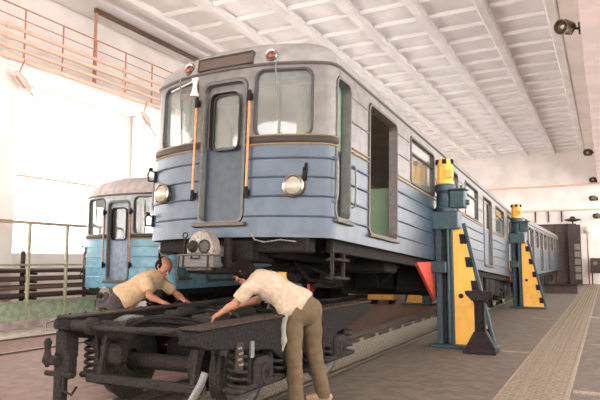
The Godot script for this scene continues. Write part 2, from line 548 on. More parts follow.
func nose(s: float) -> Array:     # [x, z, nx, nz]
	var i := 0
	while i < fs.size() - 2 and fs[i + 1] < s: i += 1
	var t: float = clamp((s - fs[i]) / (fs[i + 1] - fs[i]), -0.5, 1.5)
	var p := fp[i].lerp(fp[i + 1], t)
	var d0: Vector2 = (fp[min(i + 1, fp.size() - 1)] - fp[max(i - 1, 0)]).normalized()
	var d1: Vector2 = (fp[min(i + 2, fp.size() - 1)] - fp[i]).normalized()
	var d := d0.lerp(d1, clamp(t, 0.0, 1.0)).normalized()
	return [p.x, p.y, -d.y, d.x]
func s_of(x: float) -> float:
	for i in fp.size() - 1:
		if fp[i + 1].x >= x:
			return lerp(fs[i], fs[i + 1], (x - fp[i].x) / max(1e-6, fp[i + 1].x - fp[i].x))
	return fs[fs.size() - 1]
# wall: 0 nose, 1 right side (s = distance behind the corner plane), 2 left side, 3 rear
func on_wall(w: int, s: float, y: float, depth: float) -> Array:
	var p: Vector3
	var nn: Vector3
	if w == 0 or w == 3:
		var q := nose(s)
		nn = Vector3(q[2], 0, q[3])
		p = Vector3(q[0], y, q[1])
		if w == 3:
			p.z = -LEN - p.z; nn.z = -nn.z
	elif w == 1:
		p = Vector3(1.35, y, -s); nn = Vector3(1, 0, 0)
	else:
		p = Vector3(-1.35, y, -s); nn = Vector3(-1, 0, 0)
	return [p - nn * depth, nn]
func rr(x0: float, y0: float, x1: float, y1: float, r: float, n := 5) -> PackedVector2Array:
	var out := PackedVector2Array()
	for e in [[x1 - r, y1 - r, 0.0], [x0 + r, y1 - r, PI / 2], [x0 + r, y0 + r, PI], [x1 - r, y0 + r, PI * 1.5]]:
		for k in n + 1:
			var a: float = e[2] + PI / 2 * k / n
			out.append(Vector2(e[0] + r * cos(a), e[1] + r * sin(a)))
	return out
func skin(b: MB, w: int, s0: float, s1: float, y0: float, y1: float, holes: Array, step: float, depth := 0.0, flip := false):
	var cols := [s0, s1]
	var rows := [y0, y1]
	for h in holes:
		var r := Rect2(h[0], Vector2.ZERO)
		for p in h: r = r.expand(p)
		cols.append_array([r.position.x - 0.001, r.get_center().x, r.end.x + 0.001])
		rows.append_array([r.get_center().y])
	var n := int(ceil((s1 - s0) / step))
	for i in range(1, n): cols.append(lerp(s0, s1, float(i) / n))
	cols.sort(); rows.sort()
	for i in cols.size() - 1:
		var a: float = clamp(cols[i], s0, s1)
		var c: float = clamp(cols[i + 1], s0, s1)
		if c - a < 1e-4: continue
		for j in rows.size() - 1:
			var d: float = clamp(rows[j], y0, y1)
			var e: float = clamp(rows[j + 1], y0, y1)
			if e - d < 1e-4: continue
			var polys := [PackedVector2Array([Vector2(a, d), Vector2(c, d), Vector2(c, e), Vector2(a, e)])]
			for h in holes:
				var nxt := []
				for q in polys:
					for r in Geometry2D.clip_polygons(q, h):
						if not Geometry2D.is_polygon_clockwise(r): nxt.append(r)
				polys = nxt
			for q in polys:
				var ids := Geometry2D.triangulate_polygon(q)
				for k in range(0, ids.size(), 3):
					var A := on_wall(w, q[ids[k]].x, q[ids[k]].y, depth)
					var B := on_wall(w, q[ids[k + 1]].x, q[ids[k + 1]].y, depth)
					var C := on_wall(w, q[ids[k + 2]].x, q[ids[k + 2]].y, depth)
					if flip: b.tri_s(A[0], B[0], C[0], -A[1], -B[1], -C[1])
					else: b.tri_s(A[0], B[0], C[0], A[1], B[1], C[1])
# frame ring between two matching outlines, proud of the wall, with an inner reveal
func ring(b: MB, w: int, inn: PackedVector2Array, out: PackedVector2Array, proud: float, inside: float):
	var m := inn.size()
	for i in m:
		var j := (i + 1) % m
		var o0 := on_wall(w, out[i].x, out[i].y, 0.0)
		var o1 := on_wall(w, out[j].x, out[j].y, 0.0)
		var i0 := on_wall(w, inn[i].x, inn[i].y, -proud)
		var i1 := on_wall(w, inn[j].x, inn[j].y, -proud)
		var m0 := on_wall(w, lerp(out[i].x, inn[i].x, 0.3), lerp(out[i].y, inn[i].y, 0.3), -proud)
		var m1 := on_wall(w, lerp(out[j].x, inn[j].x, 0.3), lerp(out[j].y, inn[j].y, 0.3), -proud)
		var r0 := on_wall(w, inn[i].x, inn[i].y, inside)
		var r1 := on_wall(w, inn[j].x, inn[j].y, inside)
		b.quad(m0[0], m1[0], i1[0], i0[0], i0[1])
		var away: Vector3 = (o0[0] + o1[0] - i0[0] - i1[0]).normalized()
		b.quad(o0[0], o1[0], m1[0], m0[0], (away + i0[1] * 0.5).normalized())
		b.quad(i0[0], i1[0], r1[0], r0[0], -away)
func pane(w: int, poly: PackedVector2Array, depth: float) -> MB:
	var b := MB.new()
	var ids := Geometry2D.triangulate_polygon(poly)
	for d in [depth, depth + 0.006]:
		for k in range(0, ids.size(), 3):
			var A := on_wall(w, poly[ids[k]].x, poly[ids[k]].y, d)
			var B := on_wall(w, poly[ids[k + 1]].x, poly[ids[k + 1]].y, d)
			var C := on_wall(w, poly[ids[k + 2]].x, poly[ids[k + 2]].y, d)
			var sg := 1.0 if d == depth else -1.0
			b.tri_s(A[0], B[0], C[0], A[1] * sg, B[1] * sg, C[1] * sg)
	return b
# moulding strip along a wall between s0 and s1 at height y, skipping holes
func strip(b: MB, w: int, s0: float, s1: float, y: float, hh: float, proud: float, holes: Array, step := 0.08, build := true):
	var cuts := []
	for h in holes:
		var lo := 1e9
		var hi := -1e9
		var ylo := 1e9
		var yhi := -1e9
		for p in h:
			lo = min(lo, p.x); hi = max(hi, p.x); ylo = min(ylo, p.y); yhi = max(yhi, p.y)
		if y > ylo - 0.02 and y < yhi + 0.02: cuts.append([lo - 0.03, hi + 0.03])
	cuts.sort_custom(func(p, q): return p[0] < q[0])
	var segs := []
	var at := s0
	for c in cuts:
		if c[0] > at: segs.append([at, min(c[0], s1)])
		at = max(at, c[1])
	if at < s1: segs.append([at, s1])
	if not build: return segs
	var prof := [[-hh, 0.0], [-hh * 0.6, proud * 0.8], [0.0, proud], [hh * 0.6, proud * 0.8], [hh, 0.0]]
	for sg in segs:
		var n: int = max(1, int(ceil((sg[1] - sg[0]) / step)))
		for i in n:
			var a: float = lerp(sg[0], sg[1], float(i) / n)
			var c: float = lerp(sg[0], sg[1], float(i + 1) / n)
			for k in 4:
				var A := on_wall(w, a, y + prof[k][0], -prof[k][1])
				var B := on_wall(w, c, y + prof[k][0], -prof[k][1])
				var C := on_wall(w, c, y + prof[k + 1][0], -prof[k + 1][1])
				var D := on_wall(w, a, y + prof[k + 1][0], -prof[k + 1][1])
				var tilt := Vector3(0, [-0.9, -0.4, 0.4, 0.9][k], 0)
				b.quad_s(A[0], B[0], C[0], D[0], A[1] + tilt, B[1] + tilt, C[1] + tilt, D[1] + tilt)
		for e in [0, 1]:
			var A := on_wall(w, sg[e], y - hh, 0.0)
			var B := on_wall(w, sg[e], y, -proud)
			var C := on_wall(w, sg[e], y + hh, 0.0)
			var along: Vector3 = on_wall(w, sg[1], y, 0)[0] - on_wall(w, sg[0], y, 0)[0]
			b.tri(A[0], B[0], C[0], along.normalized() * (1.0 if e == 1 else -1.0))
	return segs
# the same, each unbroken length a part of its own
func strips(car: Node3D, called: String, m: Material, w: int, s0: float, s1: float, y: float, hh: float, proud: float, holes: Array, step := 0.08):
	for sg in strip(null, w, s0, s1, y, hh, proud, holes, step, false):
		cached(car, called, "%s%d%.3f%.3f" % [called, w, y, sg[0]], m, func():
			var b := MB.new()
			strip(b, w, sg[0], sg[1], y, hh, proud, [], step)
			return b)
const YB := 1.12     # paint boundary at the belt
const YG := 2.10     # gutter
func cached(parent: Node3D, called: String, key: String, m: Material, maker: Callable, label := "") -> MeshInstance3D:
	if not cache.has(key):
		cache[key] = maker.call().mesh()
	return part(parent, called, cache[key], m, label)
var H0 := []
var H1 := []
var H2 := []
var doors := [[1.2, 2.45], [5.52, 6.77], [9.84, 11.09], [14.16, 15.41]]
var wins := [[3.2, 4.73], [7.54, 9.07], [11.86, 13.39], [16.2, 17.73]]
func fr(x0, y0, x1, y1, r, n := 6) -> PackedVector2Array:   # rounded rectangle on the nose given in x
	return rr(s_of(x0), y0, s_of(x1), y1, r, n)
func car_body(lo: Material, up: Material, roof: Material, label: String, detailed: bool, open_door: bool, nose_gear := true) -> Node3D:
	if fs.is_empty():
		nose_outline()
		H0 = [fr(-0.31, 0.16, 0.31, 1.93, 0.10), fr(0.44, 1.19, 1.12, 2.03, 0.11), fr(-1.12, 1.19, -0.44, 2.03, 0.11)]
		H1 = [rr(0.10, 0.22, 0.55, 1.98, 0.09)]
		for d in doors: H1.append(rr(d[0], 0.14, d[1], 1.97, 0.10))
		for w in wins: H1.append(rr(w[0], 1.18, w[1], 1.97, 0.07))
		H2 = H1
	var car := thing("subway_car", label, "train car")
	var S := fs[fs.size() - 1]
	var ex := 0.12
	cached(car, "lower_body", "lower", lo, func():
		var b := MB.new()
		skin(b, 0, -S, S, -0.03, YB, H0, 0.07); skin(b, 3, -S, S, -0.03, YB, [], 0.07)
		skin(b, 1, ex, LEN - ex, -0.03, YB, H1, 3.0); skin(b, 2, ex, LEN - ex, -0.03, YB, H2, 3.0)
		return b)
	cached(car, "upper_body", "upper", up, func():
		var b := MB.new()
		skin(b, 0, -S, S, YB, YG, H0, 0.07); skin(b, 3, -S, S, YB, YG, [], 0.07)
		skin(b, 1, ex, LEN - ex, YB, YG, H1, 3.0); skin(b, 2, ex, LEN - ex, YB, YG, H2, 3.0)
		return b)
	cached(car, "inner_lining", "inner", M.inner, func():
		var b := MB.new()
		skin(b, 0, -S, S, 0.0, YG, H0, 0.1, 0.06, true); skin(b, 3, -S, S, 0.0, YG, [], 0.1, 0.06, true)
		skin(b, 1, ex, LEN - ex, 0.0, YG, H1, 3.0, 0.06, true); skin(b, 2, ex, LEN - ex, 0.0, YG, H2, 3.0, 0.06, true)
		return b)
	cached(car, "roof", "roof", roof, func(): return roof_mb(0.0))
	# belt and gutter
	strips(car, "belt_rail", M.belt, 0, -S, S, YB + 0.03, 0.045, 0.03, [H0[0]])
	strips(car, "belt_rail", M.belt, 3, -S, S, YB + 0.03, 0.045, 0.03, [])
	for y in [YB - 0.03, YB + 0.078]: strips(car, "belt_trim", M.brass, 0, -S, S, y, 0.011, 0.033, [H0[0]])
	for y in [YB - 0.005, YB + 0.05]: strips(car, "belt_trim", M.brass, 1, ex, LEN - ex, y, 0.012, 0.03, H1, 3.0)
	for w in [0, 3]: strips(car, "gutter", M.gutter, w, -S, S, YG, 0.022, 0.035, [])
	for w in [1, 2]: strips(car, "gutter", M.gutter, w, ex, LEN - ex, YG + 0.01, 0.02, 0.03, [], 3.0)
	for y in [0.22, 0.46, 0.69, 0.92]:
		strips(car, "body_bead", lo, 0, -S + 0.02, S - 0.02, y, 0.014, 0.016, [H0[0]])
		strips(car, "body_bead", lo, 1, ex, LEN - ex, y, 0.016, 0.022, H1, 3.0)
	for y in [1.52, 1.84]: strips(car, "body_bead", up, 1, ex, LEN - ex, y, 0.014, 0.018, H1, 3.0)
	# nose windows
	for i in [1, 2]:
		var x0: float = 0.44 if i == 1 else -1.12
		var f := cached(car, "windscreen_frame", "wsf%d" % i, M.rubber, func():
			var b := MB.new()
			ring(b, 0, fr(x0 + 0.012, 1.202, x0 + 0.668, 2.018, 0.10), fr(x0 - 0.02, 1.17, x0 + 0.70, 2.05, 0.125), 0.015, 0.06)
			return b)
		cached(f, "windscreen", "wsg%d" % i, M.glass, func(): return pane(0, fr(x0 + 0.006, 1.196, x0 + 0.674, 2.024, 0.10), 0.03))
	# nose door
	cached(car, "door_frame", "ndf", M.doorframe, func():
		var b := MB.new()
		ring(b, 0, fr(-0.30, 0.17, 0.30, 1.92, 0.09), fr(-0.345, 0.12, 0.345, 1.975, 0.13), 0.02, 0.10)
		return b)
	var leaf := cached(car, "nose_door", "ndl", M.doorblue if nose_gear else M.door2, func():
		var b := MB.new()
		skin(b, 0, s_of(-0.31), s_of(0.31), 0.14, 1.11, [], 0.1, 0.075)
		skin(b, 0, s_of(-0.31), s_of(0.31), 0.14, 1.95, [fr(-0.21, 1.06, 0.21, 1.80, 0.09)], 0.1, 0.11, true)
		return b)
	cached(leaf, "door_upper_panel", "ndu", up, func():
		var b := MB.new()
		skin(b, 0, s_of(-0.31), s_of(0.31), 1.11, 1.95, [fr(-0.21, 1.06, 0.21, 1.80, 0.09)], 0.1, 0.075)
		return b)
	cached(leaf, "door_window_frame", "ndw", M.rubber, func():
		var b := MB.new()
		ring(b, 0, fr(-0.19, 1.08, 0.19, 1.78, 0.08), fr(-0.215, 1.055, 0.215, 1.805, 0.095), -0.055, 0.10)
		return b)
	cached(leaf, "door_window", "ndg", M.glass, func(): return pane(0, fr(-0.2, 1.07, 0.2, 1.79, 0.08), 0.085))
	cached(car, "door_sill", "nds", M.sill, func():
		var b := MB.new()
		b.box(Vector3(0, 0.125, BOW + 0.02), Vector3(0.76, 0.05, 0.09), 0.008)
		return b)
	# handrails on the nose
	for x in [-0.395, 0.395]:
		var zz: float = bow(x) + 0.06
		var h := cached(car, "handrail", "hr%s" % x, M.orange, func():
			var b := MB.new()
			b.cyl(Vector3(x, 0.55, zz), Vector3(x, 1.68, zz), 0.017, -1, 8)
			return b, "orange handrail")
		for y in [0.5, 1.7]: cached(h, "handrail_bracket", "hb%s%s" % [x, y], M.iron, func():
			var b := MB.new()
			b.cyl(Vector3(x, y - 0.07, zz), Vector3(x, y + 0.07, zz), 0.024, 0.022, 8)
			b.box(Vector3(x, y, zz - 0.03), Vector3(0.04, 0.08, 0.07), 0.008)
			return b)
	# headlamps and marker lamps
	for x in ([-0.96, 0.96] if nose_gear else []):
		var q := nose(s_of(x))
		var fwd := Vector3(q[2] * 0.4, 0, 1).normalized()
		var c := Vector3(q[0], 0.57, q[1])
		var hl := cached(car, "headlamp", "hl%s" % x, M.chrome, func():
			var b := MB.new()
			b.lathe(c - fwd * 0.05, c + fwd, [Vector2(0.11, 0), Vector2(0.125, 0.03), Vector2(0.125, 0.10), Vector2(0.135, 0.115), Vector2(0.135, 0.145), Vector2(0.115, 0.155), Vector2(0.10, 0.145)], 24, false)
			return b)
		cached(hl, "headlamp_lens", "hll%s" % x, M.lens, func():
			var b := MB.new()
			b.lathe(c - fwd * 0.05, c + fwd, [Vector2(0.105, 0.143), Vector2(0.07, 0.165), Vector2(0.035, 0.175), Vector2(0.0, 0.178)], 24, false)
			return b)
	for x in ([-0.62, 0.62] if nose_gear else []):
		var q := nose(s_of(x))
		var c := Vector3(q[0], 2.215, q[1] - 0.03)
		var fwd := Vector3(q[2] * 0.3, 0.05, 1).normalized()
		var ml := cached(car, "marker_lamp", "ml%s" % x, M.chrome, func():
			var b := MB.new()
			b.lathe(c - fwd * 0.12, c + fwd, [Vector2(0.085, 0), Vector2(0.085, 0.14), Vector2(0.075, 0.16), Vector2(0.06, 0.155)], 18, false)
			return b)
		cached(ml, "marker_lens", "mll%s" % x, M.redlens, func():
			var b := MB.new()
			b.lathe(c - fwd * 0.12, c + fwd, [Vector2(0.063, 0.15), Vector2(0.04, 0.175), Vector2(0.0, 0.185)], 18, false)
			return b)
	# destination board over the door
	if nose_gear: cached(car, "destination_frame", "dsf", M.gutter, func():
		var b := MB.new()
		b.t = Transform3D(Basis(Vector3.RIGHT, -0.12), Vector3(-0.02, 2.215, BOW - 0.005))
		for e in [[0, 0.085, 0.9, 0.02], [0, -0.085, 0.9, 0.02], [-0.44, 0, 0.02, 0.19], [0.44, 0, 0.02, 0.19]]:
			b.box(Vector3(e[0] * 0.92, e[1] * 0.9, -0.03), Vector3(e[2] * 0.92, e[3] * 0.92, 0.10), 0.004)
		return b)
	if nose_gear: cached(car, "destination_board", "dsb", M.signboard, func():
		var b := MB.new()
		b.t = Transform3D(Basis(Vector3.RIGHT, -0.12), Vector3(-0.02, 2.215, BOW - 0.005))
		b.box(Vector3(0, 0, -0.06), Vector3(0.81, 0.145, 0.12))
		return b)
	# wipers
	for x in [-0.72, 0.72]:
		var zz: float = bow(x) + 0.05
		cached(car, "wiper", "wp%s" % x, M.palemetal, func():
			var b := MB.new()
			b.tube([Vector3(x, 2.12, zz - 0.02), Vector3(x, 2.06, zz + 0.02), Vector3(x + 0.02, 1.62, zz)], 0.009, 6)
			b.bar(Vector3(x + 0.02, 1.80, zz - 0.005), Vector3(x + 0.03, 1.40, zz - 0.015), 0.014, 0.02)
			return b)
	# steps and corner grips
	for e in [[-1.27, 0.85], [-1.27, 0.24], [1.06, 0.72]]:
		var q := nose(s_of(e[0]))
		cached(car, "grip_bracket", "gb%s%s" % [e[0], e[1]], M.iron, func():
			var b := MB.new()
			b.t = Transform3D(Basis(Vector3(q[3], 0, -q[2]), Vector3.UP, Vector3(q[2], 0, q[3])), Vector3(q[0], e[1], q[1]))
			b.box(Vector3(0, 0, 0.015), Vector3(0.05, 0.16, 0.03), 0.006)
			b.tube([Vector3(0, 0.06, 0.02), Vector3(0.02, 0.08, 0.1), Vector3(0.03, 0.02, 0.13), Vector3(0.02, -0.07, 0.11), Vector3(0, -0.06, 0.02)], 0.012, 6)
			b.box(Vector3(0.02, 0.09, 0.09), Vector3(0.04, 0.05, 0.05), 0.006)
			return b)
	# cab doors, passenger doors and windows on each side
	for w in [1, 2]:
		var cf := cached(car, "cab_door_frame", "cdf%d" % w, M.doorframe, func():
			var b := MB.new()
			ring(b, w, rr(0.12, 0.24, 0.53, 1.96, 0.08), rr(0.08, 0.2, 0.57, 2.0, 0.11), 0.012, 0.12)
			return b)
		var cl := cached(cf, "cab_door", "cdl%d" % w, M.doorblue if detailed else lo, func():
			var b := MB.new()
			var sx := 1.0 if w == 1 else -1.0
			skin(b, w, 0.1, 0.55, 0.2, 1.12, [], 1.0, 0.13)
			skin(b, w, 0.1, 0.55, 0.2, 1.12, [], 1.0, 0.16, true)
			return b)
		cached(cl, "cab_door_upper", "cdu%d" % w, M.inner, func():
			var b := MB.new()
			skin(b, w, 0.1, 0.55, 1.12, 1.98, [rr(0.16, 1.2, 0.44, 1.9, 0.06)], 1.0, 0.13)
			skin(b, w, 0.1, 0.55, 1.12, 1.98, [rr(0.16, 1.2, 0.44, 1.9, 0.06)], 1.0, 0.16, true)
			return b)
		cached(cl, "cab_door_window", "cdg%d" % w, M.glass, func(): return pane(w, rr(0.16, 1.2, 0.44, 1.9, 0.06), 0.145))
		for z in [0.05, 0.62]:
			cached(car, "cab_grab_handle", "cgh%d%s" % [w, z], M.palemetal, func():
				var b := MB.new()
				var sx := 1.0 if w == 1 else -1.0
				b.tube([Vector3(1.34 * sx, 0.95, -z), Vector3(1.39 * sx, 0.93, -z), Vector3(1.4 * sx, 0.85, -z), Vector3(1.4 * sx, 0.5, -z), Vector3(1.39 * sx, 0.42, -z), Vector3(1.34 * sx, 0.4, -z)], 0.013, 6)
				return b)
		cached(car, "cab_door_sill", "cds%d" % w, M.sill, func():
			var b := MB.new()
			b.box(Vector3(1.36 if w == 1 else -1.36, 0.19, -0.33), Vector3(0.09, 0.05, 0.52), 0.008)
			return b)
		for i in 4:
			var d: Array = doors[i]
			var df := cached(car, "door_frame", "df%d%d" % [w, i], M.gutter, func():
				var b := MB.new()
				ring(b, w, rr(d[0] + 0.03, 0.16, d[1] - 0.03, 1.94, 0.09), rr(d[0] - 0.02, 0.11, d[1] + 0.02, 1.99, 0.13), 0.02, 0.12)
				return b)
			cached(df, "door_sill", "ds%d%d" % [w, i], M.sill, func():
				var b := MB.new()
				b.box(Vector3(1.365 if w == 1 else -1.365, 0.12, -(d[0] + d[1]) / 2), Vector3(0.07, 0.045, d[1] - d[0]), 0.006)
				return b)
			if open_door and w == 1 and i == 0: continue
			var md: float = (d[0] + d[1]) / 2
			for e in 2:
				var a: float = d[0] if e == 0 else md + 0.006
				var c: float = md - 0.006 if e == 0 else d[1]
				var lf := cached(car, "door_leaf", "dl%d%d%d" % [w, i, e], lo, func():
					var b := MB.new()
					skin(b, w, a, c, 0.14, 1.12, [], 2.0, 0.06); skin(b, w, a, c, 0.14, 1.12, [], 2.0, 0.1, true)
					return b)
				cached(lf, "door_leaf_upper", "dlu%d%d%d" % [w, i, e], up, func():
					var b := MB.new()
					var hole := rr(a + 0.13, 1.17, c - 0.13, 1.86, 0.06)
					skin(b, w, a, c, 1.12, 1.96, [hole], 2.0, 0.06); skin(b, w, a, c, 1.12, 1.96, [hole], 2.0, 0.1, true)
					return b)
				cached(lf, "door_leaf_window", "dlg%d%d%d" % [w, i, e], M.glass, func(): return pane(w, rr(a + 0.125, 1.165, c - 0.125, 1.865, 0.06), 0.08))
		for i in 4:
			var d: Array = wins[i]
			var wf := cached(car, "window_frame", "wf%d%d" % [w, i], M.belt, func():
				var b := MB.new()
				ring(b, w, rr(d[0] + 0.025, 1.205, d[1] - 0.025, 1.945, 0.06), rr(d[0] - 0.025, 1.155, d[1] + 0.025, 1.995, 0.09), 0.014, 0.07)
				b.box(Vector3(1.33 if w == 1 else -1.33, 1.71, -(d[0] + d[1]) / 2), Vector3(0.03, 0.035, d[1] - d[0] - 0.05), 0.005)
				return b)
			cached(wf, "window_pane", "wg%d%d" % [w, i], M.glass, func(): return pane(w, rr(d[0] + 0.02, 1.2, d[1] - 0.02, 1.95, 0.06), 0.035))
	# inside
	cached(car, "car_floor", "cfl", M.under, func():
		var b := MB.new()
		b.box(Vector3(0, 0.05, -LEN / 2), Vector3(2.58, 0.12, LEN - 0.2))
		return b)
	cached(car, "floor_covering", "lno", M.lino, func(): return boxmb(Vector3(0, 0.118, -LEN / 2), Vector3(2.5, 0.016, LEN - 0.3)))
	cached(car, "ceiling_lining", "cln", M.lining, func():
		var b := MB.new()
		var pts := PackedVector2Array()
		for i in 13: pts.append(Vector2(1.27 * cos(PI * i / 12.0), 2.09 + 0.22 * sin(PI * i / 12.0)))
		for i in 13: pts.append(Vector2(-1.27 * cos(PI * i / 12.0), 2.11 + 0.22 * sin(PI * i / 12.0)))
		b.prism(pts, -LEN + 0.35, -1.0)
		return b)
	cached(car, "cab_partition", "cpt", M.cabwall, func():
		var b := MB.new()
		b.box(Vector3(-0.82, 1.1, -0.95), Vector3(0.92, 2.0, 0.04)); b.box(Vector3(0.82, 1.1, -0.95), Vector3(0.92, 2.0, 0.04))
		return b)
	for e in [["driver_desk", 0.75, 0.6, -0.25, 0.7, 0.9, 0.3], ["cab_locker", -0.8, 0.5, -0.3, 0.6, 0.7, 0.3], ["cab_cabinet", 0.95, 1.3, -0.88, 0.5, 1.4, 0.08]]:
		cached(car, e[0], e[0], M.under2, func(): return boxmb(Vector3(e[1], e[2], e[3]), Vector3(e[4], e[5], e[6]), 0.03))
	for sx in [-1.0, 1.0]:
		for i in 3:
			var a: float = doors[i][1] + 0.12
			var c: float = doors[i + 1][0] - 0.12
			var bench := cached(car, "bench", "bn%s%d" % [sx, i], M.seat, func():
				var b := MB.new()
				b.box(Vector3(sx * 1.05, 0.50, -(a + c) / 2), Vector3(0.46, 0.14, c - a), 0.04)
				b.box(Vector3(sx * 1.24, 0.80, -(a + c) / 2), Vector3(0.10, 0.56, c - a), 0.03)
				return b)
			for z in [a - 0.03, c + 0.03]:
				cached(bench, "draught_screen", "sc%s%s" % [sx, z], M.inner, func():
					var b := MB.new()
					b.prism(rr(-0.27, 0.12, 0.27, 0.98, 0.1, 4), -0.02, 0.02)
					for i2 in b.v.size(): b.v[i2] += Vector3(sx * 1.02, 0, -z)
					b.cyl(Vector3(sx * 0.76, 0.12, -z), Vector3(sx * 0.76, 2.2, -z), 0.018, -1, 8)
					return b)
	# underframe and equipment
	cached(car, "underframe", "uf", M.under, func():
		var b := MB.new()
		for sx in [-1.0, 1.0]:
			b.box(Vector3(sx * 1.2, -0.09, -LEN / 2), Vector3(0.12, 0.18, LEN - 0.6), 0.01)
			b.box(Vector3(sx * 0.45, -0.12, -LEN / 2), Vector3(0.14, 0.24, LEN - 0.4), 0.01)
		for i in 16:
			b.box(Vector3(0, -0.08, -0.6 - i * 1.17), Vector3(2.4, 0.16, 0.1))
		b.box(Vector3(0, -0.10, 0.0), Vector3(2.2, 0.2, 0.22), 0.02)
		for z in [-3.1, -15.4]:
			b.box(Vector3(0, -0.16, z), Vector3(2.1, 0.32, 0.6), 0.03)
			b.cyl(Vector3(0, -0.55, z), Vector3(0, -0.2, z), 0.16, 0.22, 16)
		return b)
	var eq := [[0.85, -0.32, -5.6, 0.7, 0.6, 1.1], [-0.85, -0.3, -5.4, 0.7, 0.56, 1.2], [0.0, -0.3, -5.9, 0.8, 0.52, 1.5], [0.88, -0.36, -7.4, 0.66, 0.66, 1.9], [-0.88, -0.36, -7.3, 0.66, 0.66, 1.9], [0.1, -0.36, -8.2, 0.8, 0.6, 1.4], [0.88, -0.38, -9.6, 0.66, 0.7, 1.6], [-0.88, -0.36, -9.7, 0.66, 0.66, 1.8], [0.88, -0.34, -11.6, 0.66, 0.6, 1.5], [-0.88, -0.36, -11.8, 0.66, 0.66, 1.4], [0, -0.36, -11.0, 0.8, 0.6, 1.8], [0.85, -0.36, -13.2, 0.6, 0.6, 0.9]]
	for i in eq.size():
		var e: Array = eq[i]
		cached(car, "equipment_box", "eq%d" % i, M.under2 if i % 3 == 1 else M.under, func():
			var b := MB.new()
			b.box(Vector3(e[0], e[1], e[2]), Vector3(e[3], e[4], e[5]), 0.03)
			b.box(Vector3(e[0] + sign(e[0]) * e[3] * 0.5, e[1], e[2]), Vector3(0.03, e[4] * 0.8, e[5] * 0.42), 0.008)
			b.box(Vector3(e[0] + sign(e[0]) * e[3] * 0.5, e[1] + e[4] * 0.36, e[2]), Vector3(0.06, 0.03, e[5] * 0.9), 0.005)
			return b)
	for e in [[Vector3(-1.0, -0.15, -1.2), Vector3(-0.9, -0.42, -1.5), Vector3(-0.2, -0.2, -2.2), Vector3(0.4, -0.45, -2.4)], [Vector3(0.9, -0.2, -1.6), Vector3(0.6, -0.5, -1.9), Vector3(0.1, -0.48, -2.0), Vector3(-0.2, -0.2, -2.1)], [Vector3(0.3, -0.2, -4.3), Vector3(0.5, -0.55, -4.0), Vector3(1.0, -0.2, -3.6)]]:
		cached(car, "brake_rod", "brk%s" % e[0], M.under2, func():
			var b := MB.new()
			b.tube(e, 0.03, 6)
			return b)
	cached(car, "brake_reservoir", "brr", M.under, func():
		var b := MB.new()
		b.cyl(Vector3(-0.9, -0.36, -4.2), Vector3(-0.9, -0.36, -3.4), 0.16, -1, 12)
		return b)
	var ladder := cached(car, "cab_step", "cst", M.iron2, func():
		var b := MB.new()
		for z in [-0.28, -0.62]:
			b.box(Vector3(1.24, -0.26, z), Vector3(0.04, 0.5, 0.03))
		for y in [-0.48, -0.26]:
			b.box(Vector3(1.24, y, -0.45), Vector3(0.16, 0.03, 0.36))
		return b)
	# coupler under the nose
	var cz := BOW + 0.36
	var ct := Transform3D(Basis.from_scale(Vector3.ONE * 0.72), Vector3(-0.02, -0.07, cz * 0.28))
	var cp := cached(car, "coupler_head", "cph", M.coupler, func():
		var b := MB.new()
		b.t = ct
		var poly := PackedVector2Array()
		for e in [[-0.24, -0.2], [0.24, -0.2], [0.255, -0.12], [0.22, 0.02], [0.14, 0.13], [0.05, 0.175], [-0.05, 0.175], [-0.14, 0.13], [-0.22, 0.02], [-0.255, -0.12]]:
			poly.append(Vector2(e[0], e[1] - 0.05))
		b.prism(poly, cz - 0.28, cz, 0.03)
		b.cyl(Vector3(0, -0.16, cz - 0.25), Vector3(0, -0.16, -0.4), 0.09, 0.11, 12)
		return b, "pale grey coupler head")
	cached(cp, "coupler_cone", "cpc", M.iron2, func():
		var b := MB.new()
		b.t = ct
		b.lathe(Vector3(-0.11, -0.13, cz - 0.005), Vector3(-0.11, -0.13, cz + 1), [Vector2(0.10, 0.0), Vector2(0.10, 0.02), Vector2(0.085, 0.03), Vector2(0.06, 0.10), Vector2(0.0, 0.12)], 18, false)
		b.lathe(Vector3(0.115, -0.13, cz - 0.005), Vector3(0.115, -0.13, cz + 1), [Vector2(0.112, 0.0), Vector2(0.112, 0.022), Vector2(0.09, 0.022)], 18, false)
		return b)
	cached(cp, "coupler_socket", "cps", M.rubber, func():
		var b := MB.new()
		b.t = ct
		b.lathe(Vector3(0.115, -0.13, cz + 0.004), Vector3(0.115, -0.13, cz + 1), [Vector2(0.092, 0.0), Vector2(0.05, -0.0), Vector2(0.0, 0.001)], 18, false)
		return b)
	var cb := cached(car, "electric_coupler_box", "ecb", M.couplerbox, func():
		var b := MB.new()
		b.t = ct
		b.box(Vector3(0, -0.375, cz - 0.06), Vector3(0.66, 0.21, 0.26), 0.02)
		b.box(Vector3(0, -0.27, cz - 0.06), Vector3(0.70, 0.03, 0.3), 0.008)
		b.box(Vector3(0, -0.49, cz - 0.1), Vector3(0.5, 0.06, 0.2), 0.02)
		return b)
	cached(cb, "box_handle", "ebh", M.iron2, func():
		var b := MB.new()
		b.t = ct
		b.tube([Vector3(-0.08, -0.29, cz + 0.07), Vector3(-0.08, -0.33, cz + 0.1), Vector3(0.08, -0.33, cz + 0.1), Vector3(0.08, -0.29, cz + 0.07)], 0.012, 6)
		return b)
	for x in [-0.24, 0.24]: cached(cb, "box_latch", "ebl%s" % x, M.iron2, func(): return boxmb(ct * Vector3(x, -0.36, cz + 0.075), Vector3(0.022, 0.15, 0.015), 0.003))
